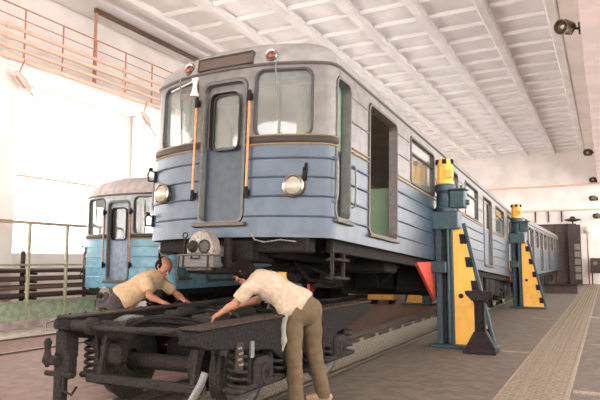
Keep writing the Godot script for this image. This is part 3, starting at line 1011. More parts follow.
	cached(car, "coupler_lever", "cpl", M.iron2, func():
		var b := MB.new()
		b.t = ct
		b.cyl(Vector3(-0.36, -0.28, cz - 0.1), Vector3(-0.36, 0.02, cz - 0.1), 0.022, -1, 8)
		var loop := []
		for i in 13: loop.append(Vector3(-0.36 + 0.045 * sin(TAU * i / 12.0), 0.065 - 0.045 * cos(TAU * i / 12.0), cz - 0.1))
		b.tube(loop, 0.012, 6)
		b.box(Vector3(-0.36, -0.32, cz - 0.12), Vector3(0.1, 0.14, 0.16), 0.02)
		return b)
	cached(car, "coupler_bracket", "cpb", M.under, func():
		var b := MB.new()
		b.t = ct
		b.box(Vector3(0, -0.5, cz - 0.35), Vector3(0.62, 0.12, 0.5), 0.03)
		b.box(Vector3(0.3, -0.22, cz - 0.4), Vector3(0.1, 0.5, 0.14), 0.02)
		b.box(Vector3(-0.4, -0.3, cz - 0.45), Vector3(0.1, 0.5, 0.14), 0.02)
		b.box(Vector3(0, -0.15, -0.35), Vector3(1.2, 0.36, 0.8), 0.03)
		return b)
	cached(car, "hanging_cable", "hgc", M.palemetal, func():
		var b := MB.new()
		b.tube([Vector3(0.42, 0.05, 0.30), Vector3(0.5, -0.06, 0.32), Vector3(0.62, -0.09, 0.29), Vector3(0.8, -0.06, 0.24), Vector3(0.98, -0.08, 0.18)], 0.01, 6)
		return b)
	cached(car, "air_reservoir", "air", M.coupler, func():
		var b := MB.new()
		b.lathe(Vector3(-1.2, -0.215, -0.16), Vector3(-1.2, 0.0, -0.16), [Vector2(0.02, 0), Vector2(0.08, 0.02), Vector2(0.115, 0.08), Vector2(0.10, 0.14), Vector2(0.06, 0.18), Vector2(0.05, 0.215)], 14)
		return b)
	if nose_gear: cached(car, "horn", "hrn", M.whitelamp, func():
		var b := MB.new()
		b.lathe(Vector3(-0.47, 2.02, 0.34), Vector3(-0.47, 1.0, 0.34), [Vector2(0.035, 0.0), Vector2(0.03, 0.08), Vector2(0.04, 0.14), Vector2(0.07, 0.22), Vector2(0.04, 0.22)], 12)
		b.cyl(Vector3(-0.95, 1.97, 0.22), Vector3(-0.45, 2.02, 0.36), 0.012, -1, 6)
		b.box(Vector3(-0.47, 2.04, 0.31), Vector3(0.1, 0.04, 0.1), 0.01)
		return b)
	return car
func roof_mb(inset: float) -> MB:
	var b := MB.new()
	var loop := []   # outline x,z and outward normal
	for q in fp: loop.append(q)
	for i in range(1, 24): loop.append(Vector2(1.35, lerp(-0.12, -LEN + 0.12, i / 24.0)))
	for i in range(fp.size() - 1, -1, -1): loop.append(Vector2(fp[i].x, -LEN - fp[i].y))
	for i in range(1, 24): loop.append(Vector2(-1.35, lerp(-LEN + 0.12, -0.12, i / 24.0)))
	var zc := -0.75
	var rows := []
	var R := 12
	for j in R + 1:
		var th := PI / 2 * j / R
		var k := pow(cos(th), 0.62) if j < R else 0.0
		var kz := pow(cos(th), 0.55) if j < R else 0.0
		var y := YG + 0.47 * pow(sin(th), 0.95)
		var row := []
		for q in loop:
			var z: float = q.y
			if z > zc: z = zc + (z - zc) * kz
			elif z < -LEN - zc: z = -LEN - zc + (z + LEN + zc) * kz
			row.append(Vector3(q.x * k, y, z))
		rows.append(row)
	var m := loop.size()
	var nrm := []
	for j in R + 1:
		var row := []
		for i in m:
			var du: Vector3 = rows[j][(i + 1) % m] - rows[j][(i + m - 1) % m]
			var dv: Vector3 = rows[min(j + 1, R)][i] - rows[max(j - 1, 0)][i]
			var nn := dv.cross(du)
			if nn.length() < 1e-9: nn = Vector3.UP
			nn = nn.normalized()
			if nn.y < 0: nn = -nn
			row.append(nn)
		nrm.append(row)
	for j in R:
		for i in m:
			var i2 := (i + 1) % m
			b.quad_s(rows[j][i], rows[j][i2], rows[j + 1][i2], rows[j + 1][i], nrm[j][i], nrm[j][i2], nrm[j + 1][i2], nrm[j + 1][i])
	return b
func build_cars():
	var a := 0.0536
	var car := car_body(M.body_lo, M.body_up, M.roof, "blue and grey subway car with raised nose, lifted off its bogie", true, true)
	car.transform = Transform3D(Basis(Vector3.RIGHT, -a), Vector3(-4.185, 1.845, -6.4))
	var car2 := car_body(M.body_lo, M.body_up, M.roof, "blue and grey subway car at rest behind the lifted one", false, false)
	car2.position = Vector3(-4.185, 0.98, -26.1)
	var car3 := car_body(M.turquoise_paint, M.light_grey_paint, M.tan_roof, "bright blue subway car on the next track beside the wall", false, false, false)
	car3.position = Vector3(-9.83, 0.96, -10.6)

# ------------------------------------------------------------------ bogies
func coil(b: MB, c: Vector3, r: float, h: float, turns: int, wire: float):
	var pts := []
	var n := turns * 12
	for i in n + 1:
		var a := TAU * turns * i / n
		pts.append(c + Vector3(r * cos(a), h * i / n, r * sin(a)))
	b.tube(pts, wire, 6)
func make_bogie(label: String) -> Node3D:
	var bg := thing("bogie", label, "bogie", Vector3.ZERO, 0.0, "")
	for sx in [-1.0, 1.0]:
		var ea := 2.08 if sx > 0 else 2.08
		var eb := 2.18 if sx > 0 else 1.80
		var fr_ := cached(bg, "side_frame", "bsf%s" % sx, M.iron, func():
			var b := MB.new()
			b.t = Transform3D(Basis(Vector3(0, 0, 1), Vector3(0, 1, 0), Vector3(-1, 0, 0)), Vector3.ZERO)
			var poly := PackedVector2Array([Vector2(-ea, 0.90), Vector2(-ea, 0.80), Vector2(-ea + 0.18, 0.74), Vector2(-1.5, 0.68), Vector2(-0.85, 0.60), Vector2(-0.6, 0.46), Vector2(0.6, 0.46), Vector2(0.85, 0.60), Vector2(1.5, 0.68), Vector2(eb - 0.18, 0.74), Vector2(eb, 0.80), Vector2(eb, 0.90), Vector2(eb - 0.08, 0.92), Vector2(-ea + 0.08, 0.92)])
			b.prism(poly, -sx * 0.96 - 0.09, -sx * 0.96 + 0.09, 0.012)
			return b)
		cached(fr_, "top_flange", "btf%s" % sx, M.worn, func():
			var b := MB.new()
			b.box(Vector3(sx * 0.96, 0.932, (eb - ea) / 2), Vector3(0.25, 0.024, ea + eb - 0.05), 0.008)
			for i in 17:
				b.cyl(Vector3(sx * 1.03, 0.94, -1.95 + i * 0.224), Vector3(sx * 1.03, 0.958, -1.95 + i * 0.224), 0.014, -1, 6)
			return b, "worn brown top flange")
		for sz in [-1.0, 1.0]:
			cached(bg, "journal_box", "bjb%s%s" % [sx, sz], M.iron2, func():
				var b := MB.new()
				b.box(Vector3(sx * 0.95, 0.40, sz * 1.0), Vector3(0.24, 0.30, 0.34), 0.05)
				b.cyl(Vector3(sx * 1.02, 0.40, sz * 1.0), Vector3(sx * 1.08, 0.40, sz * 1.0), 0.12, 0.11, 16)
				b.box(Vector3(sx * 0.95, 0.28, sz * 1.0), Vector3(0.2, 0.06, 0.95), 0.02)
				return b)
			for e in [-0.36, 0.36]:
				cached(bg, "coil_spring", "bcs%s%s%s" % [sx, sz, e], M.iron2, func():
					var b := MB.new()
					coil(b, Vector3(sx * 0.95, 0.31, sz * 1.0 + e), 0.085, 0.36, 5, 0.019)
					return b)
			cached(bg, "brake_block", "bbb%s%s" % [sx, sz], M.iron2, func():
				var b := MB.new()
				b.t = Transform3D(Basis.IDENTITY, Vector3(sx * 0.76, 0.40, sz * 1.0))
				var pts := PackedVector2Array()
				for i in 6: pts.append(Vector2(cos(-0.45 + 0.18 * i), sin(-0.45 + 0.18 * i)) * 0.41)
				for i in 6: pts.append(Vector2(cos(0.45 - 0.18 * i), sin(0.45 - 0.18 * i)) * 0.48)
				b.t = b.t * Transform3D(Basis(Vector3(0, 0, sz), Vector3(0, 1, 0), Vector3(-sz, 0, 0)), Vector3.ZERO)
				b.prism(pts, -0.06, 0.06)
				b.bar(Vector3(0.45, 0.0, 0), Vector3(0.5, 0.42, 0), 0.05, 0.04)
				return b)
		# bolster springs on the outer side of the frame
		for e in [-0.2, 0.2]:
			cached(bg, "coil_spring", "bos%s%s" % [sx, e], M.spring, func():
				var b := MB.new()
				coil(b, Vector3(sx * 0.98, 0.30, e), 0.075, 0.2, 3, 0.02)
				return b)
		cached(bg, "spring_plank", "bsp%s" % sx, M.iron, func():
			var b := MB.new()
			b.box(Vector3(sx * 0.96, 0.27, 0), Vector3(0.22, 0.06, 0.8), 0.015)
			b.cyl(Vector3(sx * 1.03, 0.29, 0.4), Vector3(sx * 1.03, 0.78, 0.4), 0.04, -1, 10)
			b.cyl(Vector3(sx * 1.03, 0.29, -0.4), Vector3(sx * 1.03, 0.78, -0.4), 0.04, -1, 10)
			return b)
	for sx in [-1.0, 1.0]:
		cached(bg, "equalizer_bar", "beq%s" % sx, M.iron, func():
			var b := MB.new()
			b.box(Vector3(sx * 0.86, 0.33, 0), Vector3(0.08, 0.24, 1.5), 0.03)
			return b)
		cached(bg, "brake_beam", "bbm%s" % sx, M.iron2, func():
			var b := MB.new()
			b.box(Vector3(0, 0.30, sx * 1.62), Vector3(1.5, 0.09, 0.1), 0.02)
			b.bar(Vector3(-0.6, 0.32, sx * 1.6), Vector3(-0.6, 0.78, sx * 1.5), 0.05, 0.05)
			b.bar(Vector3(0.6, 0.32, sx * 1.6), Vector3(0.6, 0.78, sx * 1.5), 0.05, 0.05)
			return b)
		cached(bg, "axle_guard", "bag%s" % sx, M.iron, func():
			var b := MB.new()
			for z in [-1.0, 1.0]:
				b.box(Vector3(sx * 0.95, 0.52, z - 0.22), Vector3(0.12, 0.42, 0.07), 0.015)
				b.box(Vector3(sx * 0.95, 0.52, z + 0.22), Vector3(0.12, 0.42, 0.07), 0.015)
			b.box(Vector3(sx * 0.95, 0.66, 0), Vector3(0.12, 0.1, 2.6), 0.015)
			return b)
	for sz in [-1.0, 1.0]:
		var ws := cached(bg, "wheelset", "bws%s" % sz, M.iron2, func():
			var b := MB.new()
			b.lathe(Vector3(-1.08, 0.40, sz * 1.0), Vector3(1.08, 0.40, sz * 1.0), [Vector2(0.06, 0), Vector2(0.06, 0.2), Vector2(0.09, 0.22), Vector2(0.085, 1.94), Vector2(0.06, 1.96), Vector2(0.06, 2.16)], 16)
			return b)
		for sx in [-1.0, 1.0]:
			cached(ws, "wheel", "bwh%s%s" % [sx, sz], M.tyre, func():
				var b := MB.new()
				b.lathe(Vector3(sx * 0.69, 0.40, sz * 1.0), Vector3(sx * 2.0, 0.40, sz * 1.0), [Vector2(0.12, 0.0), Vector2(0.31, 0.01), Vector2(0.35, 0.0), Vector2(0.42, 0.0), Vector2(0.432, 0.015), Vector2(0.425, 0.03), Vector2(0.405, 0.04), Vector2(0.40, 0.13), Vector2(0.35, 0.135), Vector2(0.30, 0.11), Vector2(0.16, 0.08), Vector2(0.13, 0.15), Vector2(0.08, 0.15)], 32, false)
				return b)
		cached(bg, "traction_motor", "btm%s" % sz, M.iron, func():
			var b := MB.new()
			b.lathe(Vector3(-0.45, 0.50, sz * 0.5), Vector3(0.45, 0.50, sz * 0.5), [Vector2(0.12, 0), Vector2(0.24, 0.03), Vector2(0.26, 0.1), Vector2(0.26, 0.7), Vector2(0.24, 0.78), Vector2(0.1, 0.86)], 20)
			b.box(Vector3(0, 0.72, sz * 0.5), Vector3(0.4, 0.12, 0.3), 0.03)
			return b)
		cached(bg, "gear_case", "bgc%s" % sz, M.iron2, func():
			var b := MB.new()
			b.t = Transform3D(Basis(Vector3(0, 0, 1), Vector3(0, 1, 0), Vector3(-1, 0, 0)), Vector3(0.35 * sz, 0, 0))
			var pts := PackedVector2Array()
			for i in 9: pts.append(Vector2(sz * 1.0 + sz * 0.27 * cos(-PI / 2 + PI * i / 8.0), 0.42 + 0.27 * sin(-PI / 2 + PI * i / 8.0)))
			for i in 7: pts.append(Vector2(sz * 0.66 + sz * 0.18 * cos(PI / 2 + PI * i / 6.0), 0.50 + 0.18 * sin(PI / 2 + PI * i / 6.0)))
			b.prism(pts, -0.09, 0.09, 0.02)
			return b)
	cached(bg, "bolster", "bbl", M.iron2, func():
		var b := MB.new()
		b.box(Vector3(0, 0.80, 0), Vector3(2.2, 0.16, 0.42), 0.03)
		b.box(Vector3(0, 0.66, 0), Vector3(1.7, 0.2, 0.34), 0.03)
		b.lathe(Vector3(0, 0.86, 0), Vector3(0, 1.0, 0), [Vector2(0.3, 0), Vector2(0.28, 0.06), Vector2(0.24, 0.09), Vector2(0.16, 0.09), Vector2(0.14, 0.05), Vector2(0.0, 0.05)], 24, false)
		for sx in [-1.0, 1.0]:
			b.cyl(Vector3(sx * 0.72, 0.87, 0), Vector3(sx * 0.72, 0.94, 0), 0.13, 0.12, 16)
		return b)
	for z in [-0.42, 0.42]:
		cached(bg, "transom", "btr%s" % z, M.iron, func():
			var b := MB.new()
			b.box(Vector3(0, 0.76, z * 1.0 + sign(z) * 0.5), Vector3(1.9, 0.14, 0.18), 0.02)
			b.box(Vector3(0, 0.84, z + sign(z) * 0.5), Vector3(1.9, 0.02, 0.26), 0.005)
			return b)
	for e in [[-0.55, 1.45], [0.55, -1.45]]: cached(bg, "brake_cylinder", "bbc%s" % e[0], M.iron2, func():
			var b := MB.new()
			b.cyl(Vector3(e[0] - 0.2, 0.78, e[1]), Vector3(e[0] + 0.2, 0.78, e[1]), 0.1, -1, 14)
			b.cyl(Vector3(e[0] + 0.2, 0.78, e[1]), Vector3(e[0] + 0.45, 0.78, e[1]), 0.03, -1, 8)
			return b)
	for e in [[Vector3(-0.9, 0.83, 1.72), Vector3(0.9, 0.83, 1.72), 0.035], [Vector3(-0.62, 0.86, -0.9), Vector3(-0.55, 0.86, 0.95), 0.03], [Vector3(0.5, 0.87, -0.95), Vector3(0.6, 0.87, 1.3), 0.026], [Vector3(-0.25, 0.9, 0.25), Vector3(-0.3, 0.9, 1.5), 0.022]]:
		cached(bg, "tie_rod", "btr%s" % e[0], M.iron2, func():
			var b := MB.new()
			b.cyl(e[0], e[1], e[2], -1, 8)
			return b)
	return bg
func build_bogies():
	var bg := make_bogie("oily dark bogie rolled out in front, between two mechanics")
	bg.position = Vector3(-4.19, 0.03, -6.40)
	# what only this one shows: third-rail gear, cut hoses, plates
	part(bg, "collector_beam", collector_mb(), M.iron2, "collector gear hanging at the frame end")
	var b := MB.new()
	b.lathe(Vector3(-1.10, 0.845, 1.72), Vector3(-0.6, 0.845, 1.72), [Vector2(0.06, 0.0), Vector2(0.075, 0.01), Vector2(0.075, 0.16), Vector2(0.06, 0.17), Vector2(0.06, 0.42), Vector2(0.09, 0.44), Vector2(0.09, 0.5)], 16)
	part(bg, "end_tube", b, M.iron2)
	b = MB.new()
	b.tube([Vector3(-1.12, 0.90, 1.72), Vector3(-1.16, 0.86, 1.84), Vector3(-1.08, 0.80, 1.9), Vector3(-0.95, 0.80, 1.86)], 0.012, 6)
	part(bg, "guard_wire", b, M.palemetal)
	b = MB.new()
	b.tube([Vector3(0.93, 0.52, 1.86), Vector3(0.90, 0.42, 1.88), Vector3(0.82, 0.28, 1.9), Vector3(0.70, 0.12, 1.92), Vector3(0.66, 0.06, 1.9)], 0.035, 8)
	part(bg, "brake_hanger", b, M.palemetal, "pale curved hanger")
	b = MB.new()
	b.box(Vector3(1.06, 0.62, 1.5), Vector3(0.025, 0.26, 0.12), 0.005)
	part(bg, "data_plate", b, M.worn)
	b = MB.new()
	for i in 4: b.box(Vector3(1.075, 0.545 + i * 0.052, 1.5 + (0.012 if i % 2 else -0.01)), Vector3(0.008, 0.018, 0.075 - 0.01 * (i % 2)))
	part(bg.get_node("data_plate"), "plate_print", b, M.palemetal)
	b = MB.new()
	b.box(Vector3(1.065, 0.66, 1.28), Vector3(0.03, 0.16, 0.06), 0.006)
	part(bg, "tag_plate", b, M.palemetal)
	part(bg, "foot_plate", boxmb(Vector3(0.3, 0.85, 1.72), Vector3(0.42, 0.03, 0.22), 0.008), M.iron2)
	part(bg, "junction_box", boxmb(Vector3(0.2, 0.86, 0.75), Vector3(0.36, 0.12, 0.3), 0.03), M.iron2)
	part(bg, "junction_box", boxmb(Vector3(-0.45, 0.88, 0.55), Vector3(0.24, 0.1, 0.2), 0.03), M.iron2)
	var hs := [[Vector3(0.75, 0.93, 1.0), Vector3(0.5, 0.98, 0.8), Vector3(0.2, 0.95, 0.6), Vector3(-0.1, 0.93, 0.4)], [Vector3(-0.75, 0.93, 0.8), Vector3(-0.5, 0.98, 0.55), Vector3(-0.2, 0.99, 0.42), Vector3(0.05, 0.93, 0.25)], [Vector3(-0.8, 0.9, -0.5), Vector3(-0.4, 1.02, -0.6), Vector3(0.1, 0.98, -0.8), Vector3(0.5, 0.9, -0.9)], [Vector3(0.8, 0.93, 0.2), Vector3(0.6, 0.98, 0.1), Vector3(0.45, 0.96, -0.3), Vector3(0.6, 0.88, -0.6)], [Vector3(-0.3, 0.84, 1.5), Vector3(-0.1, 0.92, 1.35), Vector3(0.25, 0.9, 1.15), Vector3(0.5, 0.8, 1.05)]]
	for h in hs:
		b = MB.new()
		var cv := Curve3D.new()
		for i in h.size():
			var tan_: Vector3 = (h[min(i + 1, h.size() - 1)] - h[max(i - 1, 0)]) * 0.22
			cv.add_point(h[i], -tan_, tan_)
		var pts := []
		for i in 17: pts.append(cv.sample_baked(cv.get_baked_length() * i / 16.0))
		b.tube(pts, 0.017, 7)
		part(bg, "air_hose", b, M.hose)
	b = MB.new()
	var arc := PackedVector2Array()
	for i in 13: arc.append(Vector2(cos(0.35 + 1.5 * i / 12.0), sin(0.35 + 1.5 * i / 12.0)) * 0.50)
	for i in 13: arc.append(Vector2(cos(1.85 - 1.5 * i / 12.0), sin(1.85 - 1.5 * i / 12.0)) * 0.475)
	b.t = Transform3D(Basis(Vector3(0, 0, 1), Vector3(0, 1, 0), Vector3(-1, 0, 0)), Vector3(-0.74, 0.40, 1.0))
	b.prism(arc, -0.07, 0.07)
	part(bg, "wheel_guard", b, M.palemetal, "pale curved guard over one wheel")
	# running bogies under the standing cars
	for e in [[Vector3(-4.19, 0.0, -21.9), "dark bogie under the rear of the lifted car"], [Vector3(-4.19, 0.0, -29.2), "dark bogie under the nose of the car at rest behind"], [Vector3(-4.19, 0.0, -41.5), "dark bogie under the far end of the car at rest"], [Vector3(-9.75, 0.0, -13.75), "dark bogie under the nose of the bright blue car"], [Vector3(-9.75, 0.0, -25.9), "dark bogie under the far end of the bright blue car"]]:
		var o := make_bogie(e[1])
		o.position = e[0] + Vector3(0, 0.03, 0)
func collector_mb() -> MB:
	var b := MB.new()
	b.t = Transform3D(Basis.IDENTITY, Vector3(0.04, 0, -0.30))
	# hanging third-rail collector at the near left frame end
	b.box(Vector3(-1.10, 0.66, 1.93), Vector3(0.16, 0.4, 0.22), 0.03)
	b.box(Vector3(-1.08, 0.42, 1.96), Vector3(0.22, 0.3, 0.16), 0.03)
	b.box(Vector3(-1.10, 0.17, 2.0), Vector3(0.12, 0.36, 0.12), 0.02)
	b.cyl(Vector3(-1.25, 0.47, 2.08), Vector3(-1.05, 0.47, 2.08), 0.05, -1, 10)
	b.cyl(Vector3(-1.3, 0.32, 2.02), Vector3(-0.9, 0.32, 2.02), 0.03, -1, 8)
	b.lathe(Vector3(-1.2, 0.70, 2.1), Vector3(-1.2, 0.40, 2.1), [Vector2(0.02, 0), Vector2(0.045, 0.04), Vector2(0.03, 0.12), Vector2(0.05, 0.22), Vector2(0.02, 0.3)], 10)
	b.bar(Vector3(-0.95, 0.62, 1.7), Vector3(-0.6, 0.55, 1.75), 0.1, 0.1, 0.02)
	b.box(Vector3(-0.62, 0.52, 1.72), Vector3(0.28, 0.24, 0.2), 0.05)
	b.box(Vector3(-0.9, 0.3, 1.55), Vector3(0.34, 0.07, 0.1), 0.02)
	b.tube([Vector3(-1.0, 0.3, 2.05), Vector3(-0.95, 0.18, 2.1), Vector3(-0.85, 0.14, 2.08), Vector3(-0.82, 0.22, 2.04)], 0.015, 6)
	return b

# ------------------------------------------------------------------ jacks
func make_jack(label: String, at: Vector3, turn: float, arm_z: float):
	var j := thing("lifting_jack", label, "jack", at, turn, "column jacks lifting the car")
	# local: +x away from the car, +z towards the nose
	part(j, "base_plate", boxmb(Vector3(0.28, 0.03, 0), Vector3(1.14, 0.06, 0.62), 0.012), M.teal)
	var b := MB.new()
	b.box(Vector3(-0.03, 1.16, -0.11), Vector3(0.30, 2.2, 0.05), 0.01)
	for x in [-0.16, 0.10]:
		b.box(Vector3(x, 1.16, 0), Vector3(0.05, 2.2, 0.26), 0.01)
		b.box(Vector3(x * 0.7 - 0.01, 1.16, 0.12), Vector3(0.09, 2.2, 0.03), 0.006)
	part(j, "column", b, M.teal)
	b = MB.new()
	b.cyl(Vector3(0, 0.06, 0.03), Vector3(0, 2.3, 0.03), 0.035, -1, 12)
	part(j, "lifting_screw", b, M.worn)
	b = MB.new()
	b.cyl(Vector3(0.05, 0.1, 0.16), Vector3(0.05, 2.7, 0.16), 0.022, -1, 8)
	b.cyl(Vector3(0.12, 0.1, 0.15), Vector3(0.12, 2.2, 0.15), 0.014, -1, 8)
	part(j, "conduit", b, M.teal2)
	b = MB.new()
	b.box(Vector3(0.0, 2.31, 0), Vector3(0.5, 0.32, 0.36), 0.02)
	b.box(Vector3(0.0, 2.15, 0), Vector3(0.54, 0.04, 0.4), 0.01)
	part(j, "head_frame", b, M.teal2)
	b = MB.new()
	b.lathe(Vector3(-0.01, 2.46, 0), Vector3(-0.01, 3.0, 0), [Vector2(0.2, 0), Vector2(0.2, 0.06), Vector2(0.17, 0.1), Vector2(0.16, 0.34), Vector2(0.19, 0.4), Vector2(0.19, 0.5), Vector2(0.14, 0.53)], 16)
	part(j, "gearbox", b, M.teal)
	b = MB.new()
	b.box(Vector3(0.24, 2.68, 0.05), Vector3(0.28, 0.32, 0.26), 0.02)
	b.box(Vector3(0.25, 2.86, 0.05), Vector3(0.32, 0.03, 0.3), 0.008)
	for k in 3: b.box(Vector3(0.24, 2.6 + k * 0.08, 0.19), Vector3(0.22, 0.015, 0.02))
	b.cyl(Vector3(0.38, 2.62, 0.05), Vector3(0.44, 2.62, 0.05), 0.05, -1, 10)
	b.cyl(Vector3(0.3, 2.86, 0.05), Vector3(0.3, 2.94, 0.05), 0.03, -1, 8)
	part(j, "switch_box", b, M.teal2)
	b = MB.new()
	b.lathe(Vector3(-0.01, 2.98, 0), Vector3(-0.01, 4, 0), [Vector2(0.17, 0.0), Vector2(0.17, 0.05), Vector2(0.145, 0.06), Vector2(0.14, 0.34), Vector2(0.15, 0.36), Vector2(0.13, 0.47), Vector2(0.09, 0.48)], 18)
	for k in 10:
		var a := TAU * k / 10.0
		b.box(Vector3(-0.01 + 0.145 * cos(a), 3.19, 0.145 * sin(a)), Vector3(0.02, 0.24, 0.02))
	b.box(Vector3(0.1, 3.16, 0.12), Vector3(0.14, 0.16, 0.1), 0.015)
	var mo := part(j, "motor", b, M.yellow, "yellow electric motor")
	for k in 6:
		b = MB.new()
		var a := TAU * (k + 0.3) / 6.0
		b.bar(Vector3(-0.01 + 0.147 * cos(a), 3.35, 0.147 * sin(a)), Vector3(-0.01 + 0.137 * cos(a), 3.44, 0.137 * sin(a)), 0.08, 0.025)
		part(mo, "motor_vent", b, M.black)
	# stepped yellow gusset with black teeth along its sloping edge
	b = MB.new()
	b.prism(PackedVector2Array([Vector2(0.13, 0.06), Vector2(0.76, 0.06), Vector2(0.30, 2.14), Vector2(0.13, 2.14)]), 0.05, 0.08)
	var gs := part(j, "gusset_plate", b, M.yellow, "yellow triangular gusset plate")
	for k in 5:
		var y := 0.18 + k * 0.42
		var xe := 0.76 - 0.221 * (y - 0.06)
		b = MB.new()
		b.prism(PackedVector2Array([Vector2(xe - 0.10, y), Vector2(xe + 0.03, y), Vector2(xe - 0.01, y + 0.18), Vector2(xe - 0.12, y + 0.18)]), 0.075, 0.09)
		part(gs, "hazard_tooth", b, M.black)
	b = MB.new()
	b.cyl(Vector3(0.25, 0.92, 0.07), Vector3(0.25, 0.92, 0.09), 0.045, -1, 14)
	part(gs, "bolt_hole", b, M.black)
	b = MB.new()
	b.bar(Vector3(0.80, 0.06, 0.03), Vector3(0.32, 2.24, 0.03), 0.07, 0.06, 0.008)
	part(j, "strut", b, M.teal)
	b = MB.new()
	b.box(Vector3(-0.22, 1.44, arm_z * 0.1), Vector3(0.5, 0.22, 0.3), 0.02)
	b.box(Vector3(-0.45, 1.5, 0.15), Vector3(0.3, 0.12, 0.3), 0.02)
	part(j, "lifting_arm", b, M.teal)
	b = MB.new()
	b.t = Transform3D(Basis(Vector3(0, 0, 1), Vector3(0, 1, 0), Vector3(-1, 0, 0)), Vector3(-0.27, 0, 0))
	b.prism(PackedVector2Array([Vector2(-0.02, 0.8), Vector2(1.1, 1.48), Vector2(1.12, 1.53), Vector2(-0.02, 1.53)]), -0.03, 0.03, 0.005)
	part(j, "arm_gusset", b, M.red, "red triangular arm gusset")
	return j
func build_jacks():
	make_jack("teal lifting jack with yellow gusset, dark trestle stand at its foot", Vector3(-2.62, 0, -11.2), 0.0, 1.0)
	make_jack("teal lifting jack with yellow gusset, near the rear of the lifted car", Vector3(-2.62, 0, -21.3), 0.0, 1.0)
	make_jack("lifting jack across the car, its yellow gusset behind long-haired mechanic", Vector3(-5.75, 0, -11.2), PI, 1.0)
	make_jack("lifting jack across the car, near its rear bogie", Vector3(-5.75, 0, -21.3), PI, 1.0)
	var s := thing("trestle_stand", "black waisted trestle stand in front of the yellow gusset", "stand", Vector3(-1.95, 0, -10.62))
	var b := MB.new()
	b.prism(PackedVector2Array([Vector2(-0.13, 0.9), Vector2(-0.07, 0.75), Vector2(-0.075, 0.42), Vector2(-0.12, 0.32), Vector2(-0.25, 0.08), Vector2(0.25, 0.08), Vector2(0.12, 0.32), Vector2(0.075, 0.42), Vector2(0.07, 0.75), Vector2(0.13, 0.9)]), -0.02, 0.02, 0.004)
	part(s, "web_plate", b, M.black)
	b = MB.new()
	b.prism(PackedVector2Array([Vector2(-0.23, 1.04), Vector2(-0.22, 0.99), Vector2(-0.12, 0.88), Vector2(0.12, 0.88), Vector2(0.22, 0.99), Vector2(0.23, 1.04)]), -0.12, 0.12, 0.01)
	part(s, "head_block", b, M.black)
	for x in [-0.075, 0.075]:
		part(s, "flange", boxmb(Vector3(x, 0.6, 0), Vector3(0.02, 0.56, 0.16), 0.004), M.black)
	b = MB.new()
	b.box(Vector3(0, 0.04, 0), Vector3(0.54, 0.08, 0.4), 0.015)
	b.prism(PackedVector2Array([Vector2(-0.26, 0.07), Vector2(0.26, 0.07), Vector2(0.1, 0.36), Vector2(-0.1, 0.36)]), -0.1, 0.1, 0.01)
	part(s, "foot", b, M.black)
	# yellow crate on the floor beyond the pit
	var y := thing("yellow_truck", "low yellow shop trolley seen beneath the lifted car", "trolley", Vector3(-7.38, 0, -21.3))
	part(y, "box", boxmb(Vector3(0, 0.42, 0), Vector3(1.0, 0.56, 0.6), 0.03), M.yellow)
	for sx in [-0.35, 0.35]:
		for sz in [-0.2, 0.2]:
			b = MB.new()
			b.cyl(Vector3(sx - 0.04, 0.08, sz), Vector3(sx + 0.04, 0.08, sz), 0.08, -1, 12)
			b.box(Vector3(sx, 0.14, sz), Vector3(0.05, 0.1, 0.05))
			part(y, "caster", b, M.black)

